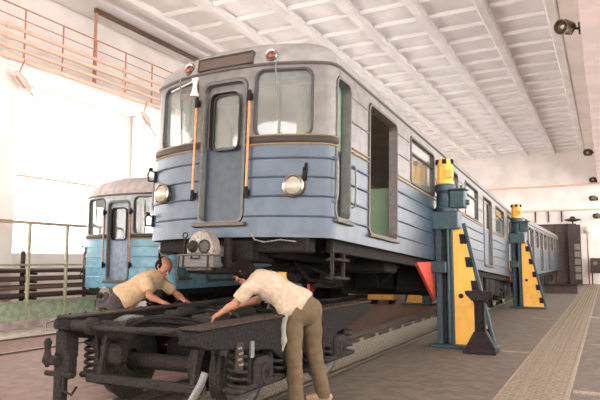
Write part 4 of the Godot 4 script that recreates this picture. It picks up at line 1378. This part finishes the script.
# ------------------------------------------------------------------ left side: pipes, gallery railing, fence, rack
func build_left_side():
	var lab := ["topmost heating pipe along the gallery edge", "second heating pipe from the top along the gallery edge", "third heating pipe from the top along the gallery edge", "lowest heating pipe along the gallery edge"]
	var i := 0
	for e in [[7.32, 0.05], [7.06, 0.065], [6.80, 0.05], [6.56, 0.06]]:
		var b := MB.new()
		b.cyl(Vector3(-12.82, e[0], 6.0), Vector3(-12.82, e[0], -44.8), e[1], -1, 12, true)
		for k in 9: b.cyl(Vector3(-12.82, e[0], -5.4 - k * 4.0), Vector3(-12.82, e[0], -5.55 - k * 4.0), e[1] + 0.025, -1, 12)
		var p := part(self, "wall_pipe", b, M.pipe)
		meta(p, lab[i], "pipe", "pipes on the gallery edge")
		i += 1
	var r := thing("gallery_railing", "thin pink railing on the gallery above the pipes", "railing", Vector3(-12.92, 6.66, 0))
	for y in [1.28, 0.98, 0.68]:
		var b := MB.new()
		b.cyl(Vector3(0, y, 6.0), Vector3(0, y, -44.8), 0.02 if y > 1.2 else 0.014, -1, 8)
		part(r, "handrail" if y > 1.2 else "mid_rail", b, M.pinkpaint)
	for k in 30:
		part(r, "post", boxmb(Vector3(0, 0.64, -6.4 - k * 1.2), Vector3(0.03, 1.28, 0.03)), M.pinkpaint)
	var tr := thing("hoist_track", "dark hoist track under the ceiling edge with a drop post", "track", Vector3(-13.25, H - 0.2, 0))
	part(tr, "beam", boxmb(Vector3(0, 0, -28.6), Vector3(0.1, 0.14, 32.0), 0.01), M.darkrail)
	part(tr, "drop_post", boxmb(Vector3(0, -1.25, -12.65), Vector3(0.07, 2.4, 0.07), 0.01), M.pinkpaint)
	# fence
	var f := thing("rack_fence", "pale fence with green kick panels along the pipe rack", "fence", Vector3(-12.2, 0, 0))
	part(f, "plinth", boxmb(Vector3(0, 0.09, -8.6), Vector3(0.2, 0.18, 9.4), 0.01), M.apron)
	var posts := [-7.6, -8.71, -9.83, -10.95, -12.05, -13.1]
	for z in posts:
		part(f, "post", boxmb(Vector3(0, 1.33, z), Vector3(0.07, 2.3, 0.07), 0.008), M.greenpost)
	for k in posts.size() - 1:
		part(f, "kick_panel", boxmb(Vector3(0, 0.38, (posts[k] + posts[k + 1]) / 2), Vector3(0.03, 0.4, abs(posts[k + 1] - posts[k]) - 0.075), 0.006), M.green)
	for y in [2.44, 1.46, 0.6]:
		part(f, "rail", boxmb(Vector3(0.02, y, -10.35), Vector3(0.045, 0.045, 5.6), 0.006), M.greenpost)
	part(f, "top_tube", boxmb(Vector3(-0.3, 2.5, -10.35), Vector3(0.04, 0.04, 5.6), 0.006), M.pinkpaint)
	# pipe rack
	var k2 := thing("pipe_rack", "steel rack holding bundles of brown pipes behind the fence", "rack", Vector3(-12.62, 0, 0))
	for z in [-8.4, -10.2, -12.2]:
		var up := part(k2, "upright", boxmb(Vector3(-0.24, 0.9, z), Vector3(0.07, 1.8, 0.1), 0.01), M.rackpipe[1])
		for y in [0.44, 0.64, 0.84, 1.04, 1.24]:
			part(up, "arm", boxmb(Vector3(0.03, y, z), Vector3(0.5, 0.05, 0.06), 0.008), M.rackpipe[1])
	var rng := RandomNumberGenerator.new()
	rng.seed = 4
	var shelf := ["lowest", "second", "middle", "fourth", "top"]
	for l in 5:
		for n in 4:
			var rad := rng.randf_range(0.045, 0.06)
			var b := MB.new()
			var z0 := rng.randf_range(-7.4, -8.0)
			var z1 := rng.randf_range(-11.8, -13.4)
			b.cyl(Vector3(0, 0, z0), Vector3(0, 0, z1), rad, -1, 10)
			b.lathe(Vector3(0, 0, z1), Vector3(0, 0, z1 - 1), [Vector2(rad, 0.0), Vector2(rad * 1.18, 0.0), Vector2(rad * 1.18, 0.08), Vector2(rad * 0.8, 0.08), Vector2(rad * 0.8, 0.0)], 10, false)
			var p := part(self, "stored_pipe", b, M.rackpipe[(n + l) % 3])
			p.position = Vector3(-12.62 - 0.14 + n * 0.125, 0.466 + l * 0.20 + rad, 0)
			meta(p, "%s pipe, %s on the %s level of the rack" % [["brown", "dark brown", "rust brown"][(n + l) % 3], ["against the uprights", "second from the uprights", "second from the fence", "nearest the fence"][n], shelf[l]], "pipe", "stored pipes on the %s rack level" % shelf[l])

# ------------------------------------------------------------------ lamps
func floodlight(label: String, at: Vector3, aim: Vector3, k: float, on_wall_ := false):
	var o := thing("floodlight", label, "lamp", at, 0.0, "floodlights on the girder and far wall")
	var b := MB.new()
	b.t = Transform3D(Basis.looking_at(-aim.normalized(), Vector3.UP).scaled(Vector3.ONE * k), Vector3.ZERO)
	b.lathe(Vector3(0, 0, -0.32), Vector3(0, 0, 1), [Vector2(0.10, 0.0), Vector2(0.14, 0.02), Vector2(0.14, 0.12), Vector2(0.17, 0.16), Vector2(0.19, 0.5), Vector2(0.205, 0.51), Vector2(0.205, 0.55), Vector2(0.185, 0.55), Vector2(0.17, 0.42), Vector2(0.06, 0.36)], 20, false)
	var h := part(o, "housing", b, M.lampmetal)
	b = MB.new()
	b.t = Transform3D(Basis.looking_at(-aim.normalized(), Vector3.UP).scaled(Vector3.ONE * k), Vector3.ZERO)
	b.lathe(Vector3(0, 0, 0.05), Vector3(0, 0, 1), [Vector2(0.17, 0.0), Vector2(0.10, -0.01), Vector2(0.0, -0.01)], 16, false)
	part(h, "reflector", b, M.lampdark)
	b = MB.new()
	b.t = Transform3D(Basis.looking_at(-aim.normalized(), Vector3.UP).scaled(Vector3.ONE * k), Vector3.ZERO)
	b.ball(Vector3(0, 0, 0.08), Vector3(0.07, 0.07, 0.09))
	part(h, "bulb", b, M.whitelamp)
	b = MB.new()
	b.tube([Vector3(0, -0.2 * k, 0), Vector3(0.12, -0.18 * k, -0.12), Vector3(0.2, 0.0, -0.2), Vector3(0.12, 0.18 * k, -0.12), Vector3(0, 0.2 * k, 0)], 0.018, 6)
	if on_wall_:
		b.cyl(Vector3(0.18, 0.0, -0.2), Vector3(0.18, 0.0, -0.62), 0.03, -1, 8)
		b.box(Vector3(0.18, 0, -0.67), Vector3(0.24, 0.24, 0.1), 0.01)
	else:
		b.cyl(Vector3(0.18, 0.0, -0.2), Vector3(0.30, 0.0, -0.24), 0.03, -1, 8)
		b.box(Vector3(0.295, 0, -0.24), Vector3(0.05, 0.24, 0.2), 0.01)
	part(o, "bracket", b, M.lampdark)
func build_lamps():
	floodlight("brown floodlight on the girder's near part, glass turned down at the train", Vector3(-0.60, 7.0, -14.9), Vector3(-0.55, -0.25, 1.0), 0.85)
	floodlight("brown floodlight further along the pink girder", Vector3(-0.55, 7.05, -33.5), Vector3(-0.5, -0.2, 1.0), 0.85)
	floodlight("small floodlight high on the far white wall", Vector3(-0.53, 7.0, ZF + 0.73), Vector3(-0.4, -0.3, 1.0), 0.9, true)
	floodlight("floodlight in the middle of three on the far white wall", Vector3(-0.58, 5.75, ZF + 0.73), Vector3(-0.6, -0.2, 1.0), 0.9, true)
	floodlight("lowest floodlight on the far white wall", Vector3(-0.40, 4.55, ZF + 0.73), Vector3(-0.6, -0.2, 1.0), 0.9, true)
	# hanging wall lamps on the left
	var k := 0
	for z in [-9.9, -14.4]:
		var o := thing("wall_lamp", ["white slanted wall lamp before the wall panel by fence", "white slanted wall lamp past the column beside the train"][k], "lamp", Vector3(-12.75, 5.95, z))
		var b := MB.new()
		b.t = Transform3D(Basis(Vector3.RIGHT, 0.85), Vector3.ZERO)
		b.lathe(Vector3(0, 0.35, 0), Vector3(0, -1, 0), [Vector2(0.05, 0), Vector2(0.09, 0.03), Vector2(0.13, 0.3), Vector2(0.1, 0.5), Vector2(0.02, 0.62)], 14)
		part(o, "shade", b, M.whitelamp)
		b = MB.new()
		b.t = Transform3D(Basis(Vector3.RIGHT, 0.85), Vector3.ZERO)
		b.cyl(Vector3(0, -0.2, 0), Vector3(0, -0.62, 0), 0.02, -1, 8)
		b.box(Vector3(0.06, 0.1, 0.1), Vector3(0.04, 0.34, 0.05), 0.01)
		part(o, "stem", b, M.pinkpaint)
		b = MB.new()
		b.cyl(Vector3(0, 0.2, 0.15), Vector3(0, 0.62, 0.0), 0.018, -1, 6)
		part(o, "hanger", b, M.pinkpaint)
		k += 1

# ------------------------------------------------------------------ far end
func build_far_end():
	# dark gate in the far wall
	var g := Node3D.new()
	g.name = "door_1"
	g.set_meta("kind", "structure")
	g.position = Vector3(-4.3, 0, ZF + 0.06)
	add_child(g)
	part(g, "gate_frame", boxmb(Vector3(0, 2.05, 0), Vector3(5.2, 4.1, 0.1), 0.02), M.gatedark)
	for i in 4:
		part(g, "gate_leaf", boxmb(Vector3(-1.8 + i * 1.2, 1.75, 0.07), Vector3(1.14, 3.4, 0.06), 0.02), M.gate)
		part(g, "gate_panel", boxmb(Vector3(-1.8 + i * 1.2, 3.75, 0.07), Vector3(1.14, 0.5, 0.06), 0.02), M.gate)
	var s := thing("rail_shelf", "tall dark cabinet with pale compartments beside the far gate", "cabinet", Vector3(-1.85, 0, ZF + 0.45))
	part(s, "case", boxmb(Vector3(0, 2.0, -0.1), Vector3(0.78, 4.0, 0.4), 0.02), M.gatedark)
	for i in 5:
		part(s, "compartment", boxmb(Vector3(0.16, 0.5 + i * 0.5, 0.11), Vector3(0.36, 0.4, 0.04), 0.01), M.coupler)
	var d := thing("dish_lamp", "dark dish-shaped lamp on top of the tall cabinet", "lamp", Vector3(-1.9, 4.0, ZF + 0.62))
	var b := MB.new()
	b.cyl(Vector3(0, 0, 0), Vector3(0, 0.22, 0), 0.05, -1, 8)
	part(d, "stem", b, M.lampdark)
	b = MB.new()
	b.lathe(Vector3(0, 0.2, 0), Vector3(0, 1, 0), [Vector2(0.1, 0), Vector2(0.5, 0.1), Vector2(0.52, 0.16), Vector2(0.2, 0.22), Vector2(0.12, 0.36)], 16)
	part(d, "dish", b, M.lampdark)
	var p := thing("lamp_post", "thin white post with a round lamp before the far wall", "lamp", Vector3(-1.05, 0, ZF + 0.5))
	b = MB.new()
	b.cyl(Vector3(0, 0, 0), Vector3(0, 3.5, 0), 0.05, -1, 8)
	part(p, "pole", b, M.pinkpaint)
	b = MB.new()
	b.ball(Vector3(0, 3.65, 0), Vector3(0.28, 0.28, 0.2))
	part(p, "globe", b, M.whitelamp)
	var e := thing("control_cabinet", "dark control box on legs by the far wall", "cabinet", Vector3(-0.55, 0, ZF + 0.6))
	part(e, "body", boxmb(Vector3(0, 1.25, 0), Vector3(0.8, 1.0, 0.4), 0.04), M.gate)
	for x in [-0.3, 0.3]:
		part(e, "leg", boxmb(Vector3(x, 0.38, 0), Vector3(0.08, 0.76, 0.08)), M.gatedark)
	part(e, "door_panel", boxmb(Vector3(0, 1.25, 0.21), Vector3(0.66, 0.84, 0.03), 0.01), M.gatedark)
	part(e, "label_plate", boxmb(Vector3(-0.1, 1.4, 0.235), Vector3(0.22, 0.22, 0.02)), M.coupler)
	var bl := thing("steel_platform", "low black steel platform standing before the far gate", "platform", Vector3(-2.0, 0, -32.1))
	part(bl, "deck", boxmb(Vector3(0, 0.40, 0), Vector3(1.5, 0.06, 0.8), 0.01), M.black)
	part(bl, "skirt", boxmb(Vector3(0, 0.19, 0), Vector3(1.44, 0.38, 0.74), 0.01), M.gatedark)
	# horizontal service pipes on the far wall
	for q in [[6.75, "upper pink service pipe across the far wall"], [5.05, "lower pink service pipe across the far wall"]]:
		b = MB.new()
		b.cyl(Vector3(-13.0, q[0], ZF + 0.12), Vector3(0.0, q[0], ZF + 0.12), 0.06, -1, 8)
		var o := part(self, "service_pipe", b, M.pipe)
		meta(o, q[1], "pipe")
	for i in 3:
		var o := part(self, "wall_bracket", boxmb(Vector3.ZERO, Vector3(0.1, 0.8, 0.12), 0.01), M.gate)
		o.position = Vector3(-4.3 + i * 0.85, 4.65, ZF + 0.09)
		meta(o, "short dark bracket on the far wall over the gate", "bracket", "brackets above the gate")

# ------------------------------------------------------------------ people: distance fields meshed as surface nets
# prim: [a, b, ra, rb, k]  (tapered capsule, blended with smoothness k)
func nets(prims: Array, cell: float, out: MB, cuts := []):
	var lo := Vector3.ONE * 1e9
	var hi := -lo
	for p in prims:
		var r: float = max(p[2], p[3]) + 0.03
		for q in [p[0], p[1]]:
			lo = lo.min(q - Vector3.ONE * r); hi = hi.max(q + Vector3.ONE * r)
	var nx := int((hi.x - lo.x) / cell) + 2
	var ny := int((hi.y - lo.y) / cell) + 2
	var nz := int((hi.z - lo.z) / cell) + 2
	var f := PackedFloat32Array()
	f.resize(nx * ny * nz)
	f.fill(1.0)
	for p in prims:
		var a: Vector3 = p[0]
		var b: Vector3 = p[1]
		var ra: float = p[2]
		var rb: float = p[3]
		var k: float = p[4]
		var pad: float = max(ra, rb) + max(k, cell * 2.5)
		var l := (a.min(b) - Vector3.ONE * pad - lo) / cell
		var u := (a.max(b) + Vector3.ONE * pad - lo) / cell
		var ab := b - a
		var L2: float = max(ab.length_squared(), 1e-9)
		for z in range(max(0, int(l.z)), min(nz, int(u.z) + 2)):
			for y in range(max(0, int(l.y)), min(ny, int(u.y) + 2)):
				var row := (z * ny + y) * nx
				for x in range(max(0, int(l.x)), min(nx, int(u.x) + 2)):
					var q := lo + Vector3(x, y, z) * cell
					var t: float = clamp((q - a).dot(ab) / L2, 0.0, 1.0)
					var d := (q - a - ab * t).length() - ra - (rb - ra) * t
					var o := f[row + x]
					if o > 0.9:
						f[row + x] = d
					else:
						var h: float = max(k - abs(o - d), 0.0) / k
						f[row + x] = min(o, d) - h * h * k * 0.25
	for c in cuts:    # keep only the side where (p - at).dot(n) < 0
		for z in nz:
			for y in ny:
				for x in nx:
					var i := (z * ny + y) * nx + x
					if f[i] < 0.3:
						var q := lo + Vector3(x, y, z) * cell
						if c.size() < 3 or q.distance_to(c[0]) < c[2]:
							f[i] = max(f[i], (q - c[0]).dot(c[1]))
	var vid := {}
	var pos := PackedVector3Array()
	var st := [1, nx, nx * ny]
	for z in nz - 1:
		for y in ny - 1:
			var base := (z * ny + y) * nx
			for x in nx - 1:
				var i := base + x
				if absf(f[i]) > cell * 2.0: continue
				var sgn := 0
				var c := [f[i], f[i + 1], f[i + nx], f[i + nx + 1], f[i + st[2]], f[i + st[2] + 1], f[i + st[2] + nx], f[i + st[2] + nx + 1]]
				for q in 8:
					if c[q] < 0.0: sgn += 1
				if sgn == 0 or sgn == 8: continue
				var s := Vector3.ZERO
				var n := 0
				for e in [[0, 1], [2, 3], [4, 5], [6, 7], [0, 2], [1, 3], [4, 6], [5, 7], [0, 4], [1, 5], [2, 6], [3, 7]]:
					var p: float = c[e[0]]
					var q: float = c[e[1]]
					if (p < 0.0) != (q < 0.0):
						var t := p / (p - q)
						var v0 := Vector3(e[0] & 1, (e[0] >> 1) & 1, e[0] >> 2)
						var v1 := Vector3(e[1] & 1, (e[1] >> 1) & 1, e[1] >> 2)
						s += v0.lerp(v1, t); n += 1
				vid[i] = pos.size()
				pos.append(lo + (Vector3(x, y, z) + s / n) * cell)
	var faces := PackedInt32Array()
	for i in vid:
		for ax in 3:
			var a1: int = st[(ax + 1) % 3]
			var a2: int = st[(ax + 2) % 3]
			if (f[i] < 0.0) == (f[i + st[ax]] < 0.0): continue
			if not (vid.has(i - a1) and vid.has(i - a2) and vid.has(i - a1 - a2)): continue
			var q := [vid[i], vid[i - a1], vid[i - a1 - a2], vid[i - a2]]
			if f[i] >= 0.0: q.reverse()
			faces.append_array(PackedInt32Array([q[0], q[1], q[2], q[0], q[2], q[3]]))
	var nrm := PackedVector3Array()
	nrm.resize(pos.size())
	for k in range(0, faces.size(), 3):
		var n := (pos[faces[k + 1]] - pos[faces[k]]).cross(pos[faces[k + 2]] - pos[faces[k]])
		for e in 3: nrm[faces[k + e]] += n
	# outward sense: field grows outwards
	for k in range(0, faces.size(), 3):
		var a := faces[k]
		var b := faces[k + 1]
		var c := faces[k + 2]
		out._p(pos[a], pos[c], pos[b], nrm[a].normalized(), nrm[c].normalized(), nrm[b].normalized())
func smooth_path(prims: Array, pts: Array, k: float):
	for i in pts.size() - 1:
		prims.append([pts[i][0], pts[i + 1][0], pts[i][1], pts[i + 1][1], k])
# a hand: wrist, direction of the fingers, palm normal (towards the work), side sign of the thumb
func hand(prims: Array, wrist: Vector3, dir: Vector3, palm: Vector3, thumb: float):
	var d := dir.normalized()
	var pn := (palm - d * palm.dot(d)).normalized()
	var sd := d.cross(pn).normalized() * thumb
	prims.append([wrist, wrist + d * 0.03, 0.027, 0.028, 0.02])
	for i in 4:
		var off := sd * (0.033 - i * 0.021)
		var kn: Vector3 = wrist + d * (0.095 - abs(i - 1.3) * 0.006) + off
		prims.append([wrist + d * 0.02 + off * 0.6, kn, 0.018, 0.0125, 0.02])
		var ln: float = [0.07, 0.08, 0.074, 0.058][i]
		var m: Vector3 = kn + (d * 0.8 + pn * 0.55).normalized() * ln * 0.5
		var e: Vector3 = m + (d * 0.25 + pn).normalized() * ln * 0.5
		prims.append([kn, m, 0.0105, 0.0095, 0.006])
		prims.append([m, e, 0.0095, 0.008, 0.006])
	var tb := wrist + d * 0.03 + sd * 0.03
	var tm := tb + (d * 0.6 + sd * 0.7 + pn * 0.3).normalized() * 0.045
	prims.append([tb, tm, 0.015, 0.012, 0.012])
	prims.append([tm, tm + (d + pn * 0.6).normalized() * 0.035, 0.0115, 0.0095, 0.008])
func head(F: Transform3D) -> Array:    # local: y up, z face, x to the left ear side
	var p := []
	var L := [[0, 0.045, -0.015, 0, 0.05, 0.02, 0.092, 0.088, 0.04], [0, 0.0, -0.055, 0, 0.06, -0.04, 0.075, 0.08, 0.04], [0, -0.03, 0.03, 0, -0.075, 0.055, 0.062, 0.042, 0.035], [-0.03, -0.06, 0.02, 0.03, -0.06, 0.02, 0.045, 0.045, 0.03], [0, 0.03, 0.10, 0, -0.012, 0.122, 0.011, 0.016, 0.014], [-0.02, -0.016, 0.105, 0.02, -0.016, 0.105, 0.012, 0.012, 0.012], [-0.035, 0.035, 0.088, 0.035, 0.035, 0.088, 0.014, 0.014, 0.015], [-0.02, -0.052, 0.098, 0.02, -0.052, 0.098, 0.009, 0.009, 0.01], [0, -0.09, 0.075, 0, -0.092, 0.08, 0.02, 0.02, 0.02], [-0.045, -0.01, 0.075, -0.05, 0.0, 0.06, 0.024, 0.024, 0.02], [0.045, -0.01, 0.075, 0.05, 0.0, 0.06, 0.024, 0.024, 0.02]]
	for e in L:
		p.append([F * Vector3(e[0], e[1], e[2]), F * Vector3(e[3], e[4], e[5]), e[6], e[7], e[8]])
	for sx in [-1.0, 1.0]:
		for e in [[0.088, 0.03, -0.012, 0.096, 0.02, -0.024], [0.096, 0.02, -0.024, 0.092, -0.02, -0.018], [0.092, -0.02, -0.018, 0.086, -0.03, -0.006]]:
			p.append([F * Vector3(sx * e[0], e[1], e[2]), F * Vector3(sx * e[3], e[4], e[5]), 0.011, 0.011, 0.008])
	return p
func build_workers():
	# ---- mechanic with long hair, bending from the right over the bogie
	var o := thing("person", "long-haired person in pale shirt and brown trousers bending over bogie", "person", Vector3(-3.0, 0, -6.05))
	var P := func(x, y, z): return Vector3(x, y, z) - o.position
	var hipL: Vector3 = P.call(-3.1, 0.99, -5.93)
	var hipR: Vector3 = P.call(-2.985, 1, -6.15)
	var kneeL: Vector3 = P.call(-3.07, 0.53, -5.9)
	var kneeR: Vector3 = P.call(-2.97, 0.53, -6.2)
	var ankL: Vector3 = P.call(-3.03, 0.1, -5.88)
	var ankR: Vector3 = P.call(-2.88, 0.1, -6.25)
	var pel: Vector3 = P.call(-3.04, 1.05, -6.04)
	var chest: Vector3 = P.call(-3.4, 1.27, -5.93)
	var neck0: Vector3 = P.call(-3.576, 1.35, -5.88)
	var headc: Vector3 = P.call(-3.68, 1.415, -5.84)
	var shL: Vector3 = P.call(-3.53, 1.25, -5.71)
	var shR: Vector3 = P.call(-3.51, 1.295, -6.08)
	var elL: Vector3 = P.call(-3.67, 1.07, -5.62)
	var wrL: Vector3 = P.call(-3.83, 0.965, -5.57)
	var elR: Vector3 = P.call(-3.7, 1.1, -6.2)
	var wrR: Vector3 = P.call(-3.9, 1.02, -6.1)
	person_mesh(o, hipL, hipR, kneeL, kneeR, ankL, ankR, pel, chest, neck0, headc, shL, shR, elL, wrL, elR, wrR, Vector3(-0.75, -0.62, 0.05), Vector3(-0.55, 0.8, 0.1), Vector3(-0.2, 0, 0.12), true)
	var b := MB.new()
	var pts := [[P.call(-3.12, 0.96, -5.80), 0.035], [P.call(-3.14, 0.84, -5.78), 0.03], [P.call(-3.13, 0.70, -5.78), 0.034], [P.call(-3.15, 0.60, -5.78), 0.022]]
	var pr := []
	smooth_path(pr, pts, 0.03)
	nets(pr, 0.012, b)
	part(o, "rag", b, M.rag, "pale rag hanging from the pocket")
	# ---- balding mechanic on the far side
	o = thing("person", "balding person in tan short-sleeved shirt leaning over the bogie", "person", Vector3(-6.02, 0, -6.35))
	P = func(x, y, z): return Vector3(x, y, z) - Vector3(-6.02, 0, -6.35)
	hipL = P.call(-6.02, 0.98, -6.48); hipR = P.call(-5.95, 0.97, -6.22)
	kneeL = P.call(-5.98, 0.52, -6.55); kneeR = P.call(-5.90, 0.52, -6.15)
	ankL = P.call(-6.08, 0.10, -6.58); ankR = P.call(-6.02, 0.10, -6.12)
	pel = P.call(-5.98, 1.03, -6.35)
	chest = P.call(-5.76, 1.22, -6.55)
	neck0 = P.call(-5.62, 1.335, -6.66)
	headc = P.call(-5.56, 1.455, -6.72)
	shR = P.call(-5.60, 1.26, -6.42); shL = P.call(-5.68, 1.25, -6.82)
	elR = P.call(-5.50, 1.08, -6.36); wrR = P.call(-5.30, 0.985, -6.44)
	elL = P.call(-5.52, 1.07, -6.98); wrL = P.call(-5.28, 0.99, -6.86)
	person_mesh(o, hipL, hipR, kneeL, kneeR, ankL, ankR, pel, chest, neck0, headc, shL, shR, elL, wrL, elR, wrR, Vector3(0.72, -0.55, 0.15), Vector3(0.5, 0.85, -0.1), Vector3(0.2, 0, 0.02), false)
func person_mesh(o: Node3D, hipL, hipR, kneeL, kneeR, ankL, ankR, pel, chest, neck0, headc, shL, shR, elL, wrL, elR, wrR, face: Vector3, crown: Vector3, toe: Vector3, long_hair: bool):
	var z := face.normalized()
	var y := (crown - z * crown.dot(z)).normalized()
	var F := Transform3D(Basis(y.cross(z), y, z), headc)
	# skin: one body
	var b := MB.new()
	var body := []
	smooth_path(body, [[pel, 0.11], [chest, 0.125], [neck0, 0.07]], 0.06)
	smooth_path(body, [[shL, 0.06], [chest.lerp(neck0, 0.5), 0.1], [shR, 0.06]], 0.05)
	smooth_path(body, [[neck0, 0.055], [headc - y * 0.07, 0.052]], 0.04)
	for e in [[shL, elL, wrL], [shR, elR, wrR]]:
		smooth_path(body, [[e[0], 0.05], [e[0].lerp(e[1], 0.5), 0.046], [e[1], 0.04], [e[1].lerp(e[2], 0.3), 0.042], [e[2], 0.028]], 0.03)
	for e in [[hipL, kneeL, ankL], [hipR, kneeR, ankR]]:
		smooth_path(body, [[pel, 0.1], [e[0], 0.085], [e[1], 0.055], [e[1].lerp(e[2], 0.35), 0.055], [e[2], 0.038]], 0.04)
	nets(body, 0.013, b)
	nets(head(F), 0.0065, b)
	for e in [[elL, wrL, 1.0], [elR, wrR, -1.0]]:
		var d: Vector3 = (e[1] - e[0]).normalized()
		var hp := []
		hand(hp, e[1], d, Vector3.DOWN, e[2])
		nets(hp, 0.005, b)
	part(o, "body", b, M.skin)
	# shirt
	b = MB.new()
	var sh := []
	var up: Vector3 = (chest - pel).normalized()
	smooth_path(sh, [[pel + up * -0.02, 0.155], [pel.lerp(chest, 0.5), 0.15], [chest, 0.158], [chest.lerp(neck0, 0.6), 0.11], [neck0 - up * 0.01, 0.075]], 0.07)
	smooth_path(sh, [[shL, 0.078], [chest.lerp(neck0, 0.55), 0.12], [shR, 0.078]], 0.06)
	smooth_path(sh, [[hipL.lerp(hipR, 0.1) + up * 0.07, 0.128], [pel + up * 0.03, 0.165], [hipL.lerp(hipR, 0.9) + up * 0.07, 0.128]], 0.08)
	var cuts := []
	for e in [[shL, elL], [shR, elR]]:
		var en: Vector3 = e[0].lerp(e[1], 0.72)
		smooth_path(sh, [[e[0], 0.078], [e[0].lerp(e[1], 0.45), 0.072], [e[0].lerp(e[1], 0.95), 0.074]], 0.04)
		cuts.append([en, (e[1] - e[0]).normalized(), 0.13])
	cuts.append([pel - up * 0.035, -up])
	nets(sh, 0.013, b, cuts)
	part(o, "shirt", b, M.shirt2 if long_hair else M.shirt1, "pale pinkish shirt" if long_hair else "tan short-sleeved shirt")
	# trousers
	b = MB.new()
	var tr := []
	smooth_path(tr, [[hipL + Vector3(0, 0.01, 0), 0.125], [hipL.lerp(hipR, 0.5) + Vector3(0, 0.02, 0), 0.13], [hipR + Vector3(0, 0.01, 0), 0.125]], 0.1)
	smooth_path(tr, [[pel + up * 0.06, 0.145], [hipL.lerp(hipR, 0.5), 0.14]], 0.1)
	for e in [[hipL, kneeL, ankL], [hipR, kneeR, ankR]]:
		smooth_path(tr, [[e[0], 0.12], [e[0].lerp(e[1], 0.5), 0.105], [e[1], 0.088], [e[1].lerp(e[2], 0.5), 0.085], [e[2] + Vector3(0, -0.03, 0), 0.082]], 0.035)
	nets(tr, 0.014, b, [[Vector3(0, 0.035, 0), Vector3.DOWN], [pel + up * 0.03, up]])
	part(o, "trousers", b, M.trouser2 if long_hair else M.trouser1)
	# shoes
	for a in [ankL, ankR]:
		b = MB.new()
		var f := toe.normalized()
		var s := []
		smooth_path(s, [[Vector3(a.x, 0.045, a.z) - f * 0.06, 0.045], [Vector3(a.x, 0.045, a.z) + f * 0.06, 0.046], [Vector3(a.x, 0.036, a.z) + f * 0.17, 0.036]], 0.03)
		s.append([Vector3(a.x, 0.05, a.z), Vector3(a.x, 0.10, a.z), 0.048, 0.045, 0.03])
		nets(s, 0.011, b, [[Vector3(0, 0.002, 0), Vector3.DOWN]])
		part(o, "shoe", b, M.shoe if (long_hair and a == ankR) else M.shoedark)
	# hair
	b = MB.new()
	var hr := []
	if long_hair:
		for e in [[0, 0.06, -0.03, 0, 0.065, 0.03, 0.098, 0.09], [0, 0.02, -0.065, 0, -0.08, -0.075, 0.085, 0.06], [-0.05, 0.02, -0.02, -0.06, -0.08, -0.03, 0.055, 0.04], [0.05, 0.02, -0.02, 0.06, -0.08, -0.03, 0.055, 0.04], [-0.06, 0.06, 0.02, -0.075, -0.02, 0.02, 0.04, 0.03], [0.06, 0.06, 0.02, 0.075, -0.02, 0.02, 0.04, 0.03], [-0.04, 0.10, -0.05, 0.05, 0.11, 0.0, 0.05, 0.045]]:
			hr.append([F * Vector3(e[0], e[1], e[2]), F * Vector3(e[3], e[4], e[5]), e[6], e[7], 0.03])
		nets(hr, 0.008, b, [[F * Vector3(0, 0.03, 0.085), (F.basis * Vector3(0, -0.5, 1)).normalized()]])
	else:
		for e in [[0, 0.0, -0.06, 0, 0.06, -0.05, 0.090, 0.092], [-0.05, 0.02, -0.025, -0.052, 0.06, -0.01, 0.054, 0.052], [0.05, 0.02, -0.025, 0.052, 0.06, -0.01, 0.054, 0.052], [0, -0.03, -0.07, 0, 0.0, -0.07, 0.06, 0.07]]:
			hr.append([F * Vector3(e[0], e[1], e[2]), F * Vector3(e[3], e[4], e[5]), e[6], e[7], 0.03])
		nets(hr, 0.007, b, [[F * Vector3(0, 0.09, -0.05), (F.basis * Vector3(0, 1, 0.45)).normalized()], [F * Vector3(0, 0, 0.035), F.basis.z]])
	part(o, "hair", b, M.hair)
	b = MB.new()
	for sx in [-1.0, 1.0]:
		b.ball(F * Vector3(sx * 0.032, 0.016, 0.096), Vector3.ONE * 0.011, 8, 6)
	part(o, "eyes", b, M.eye)
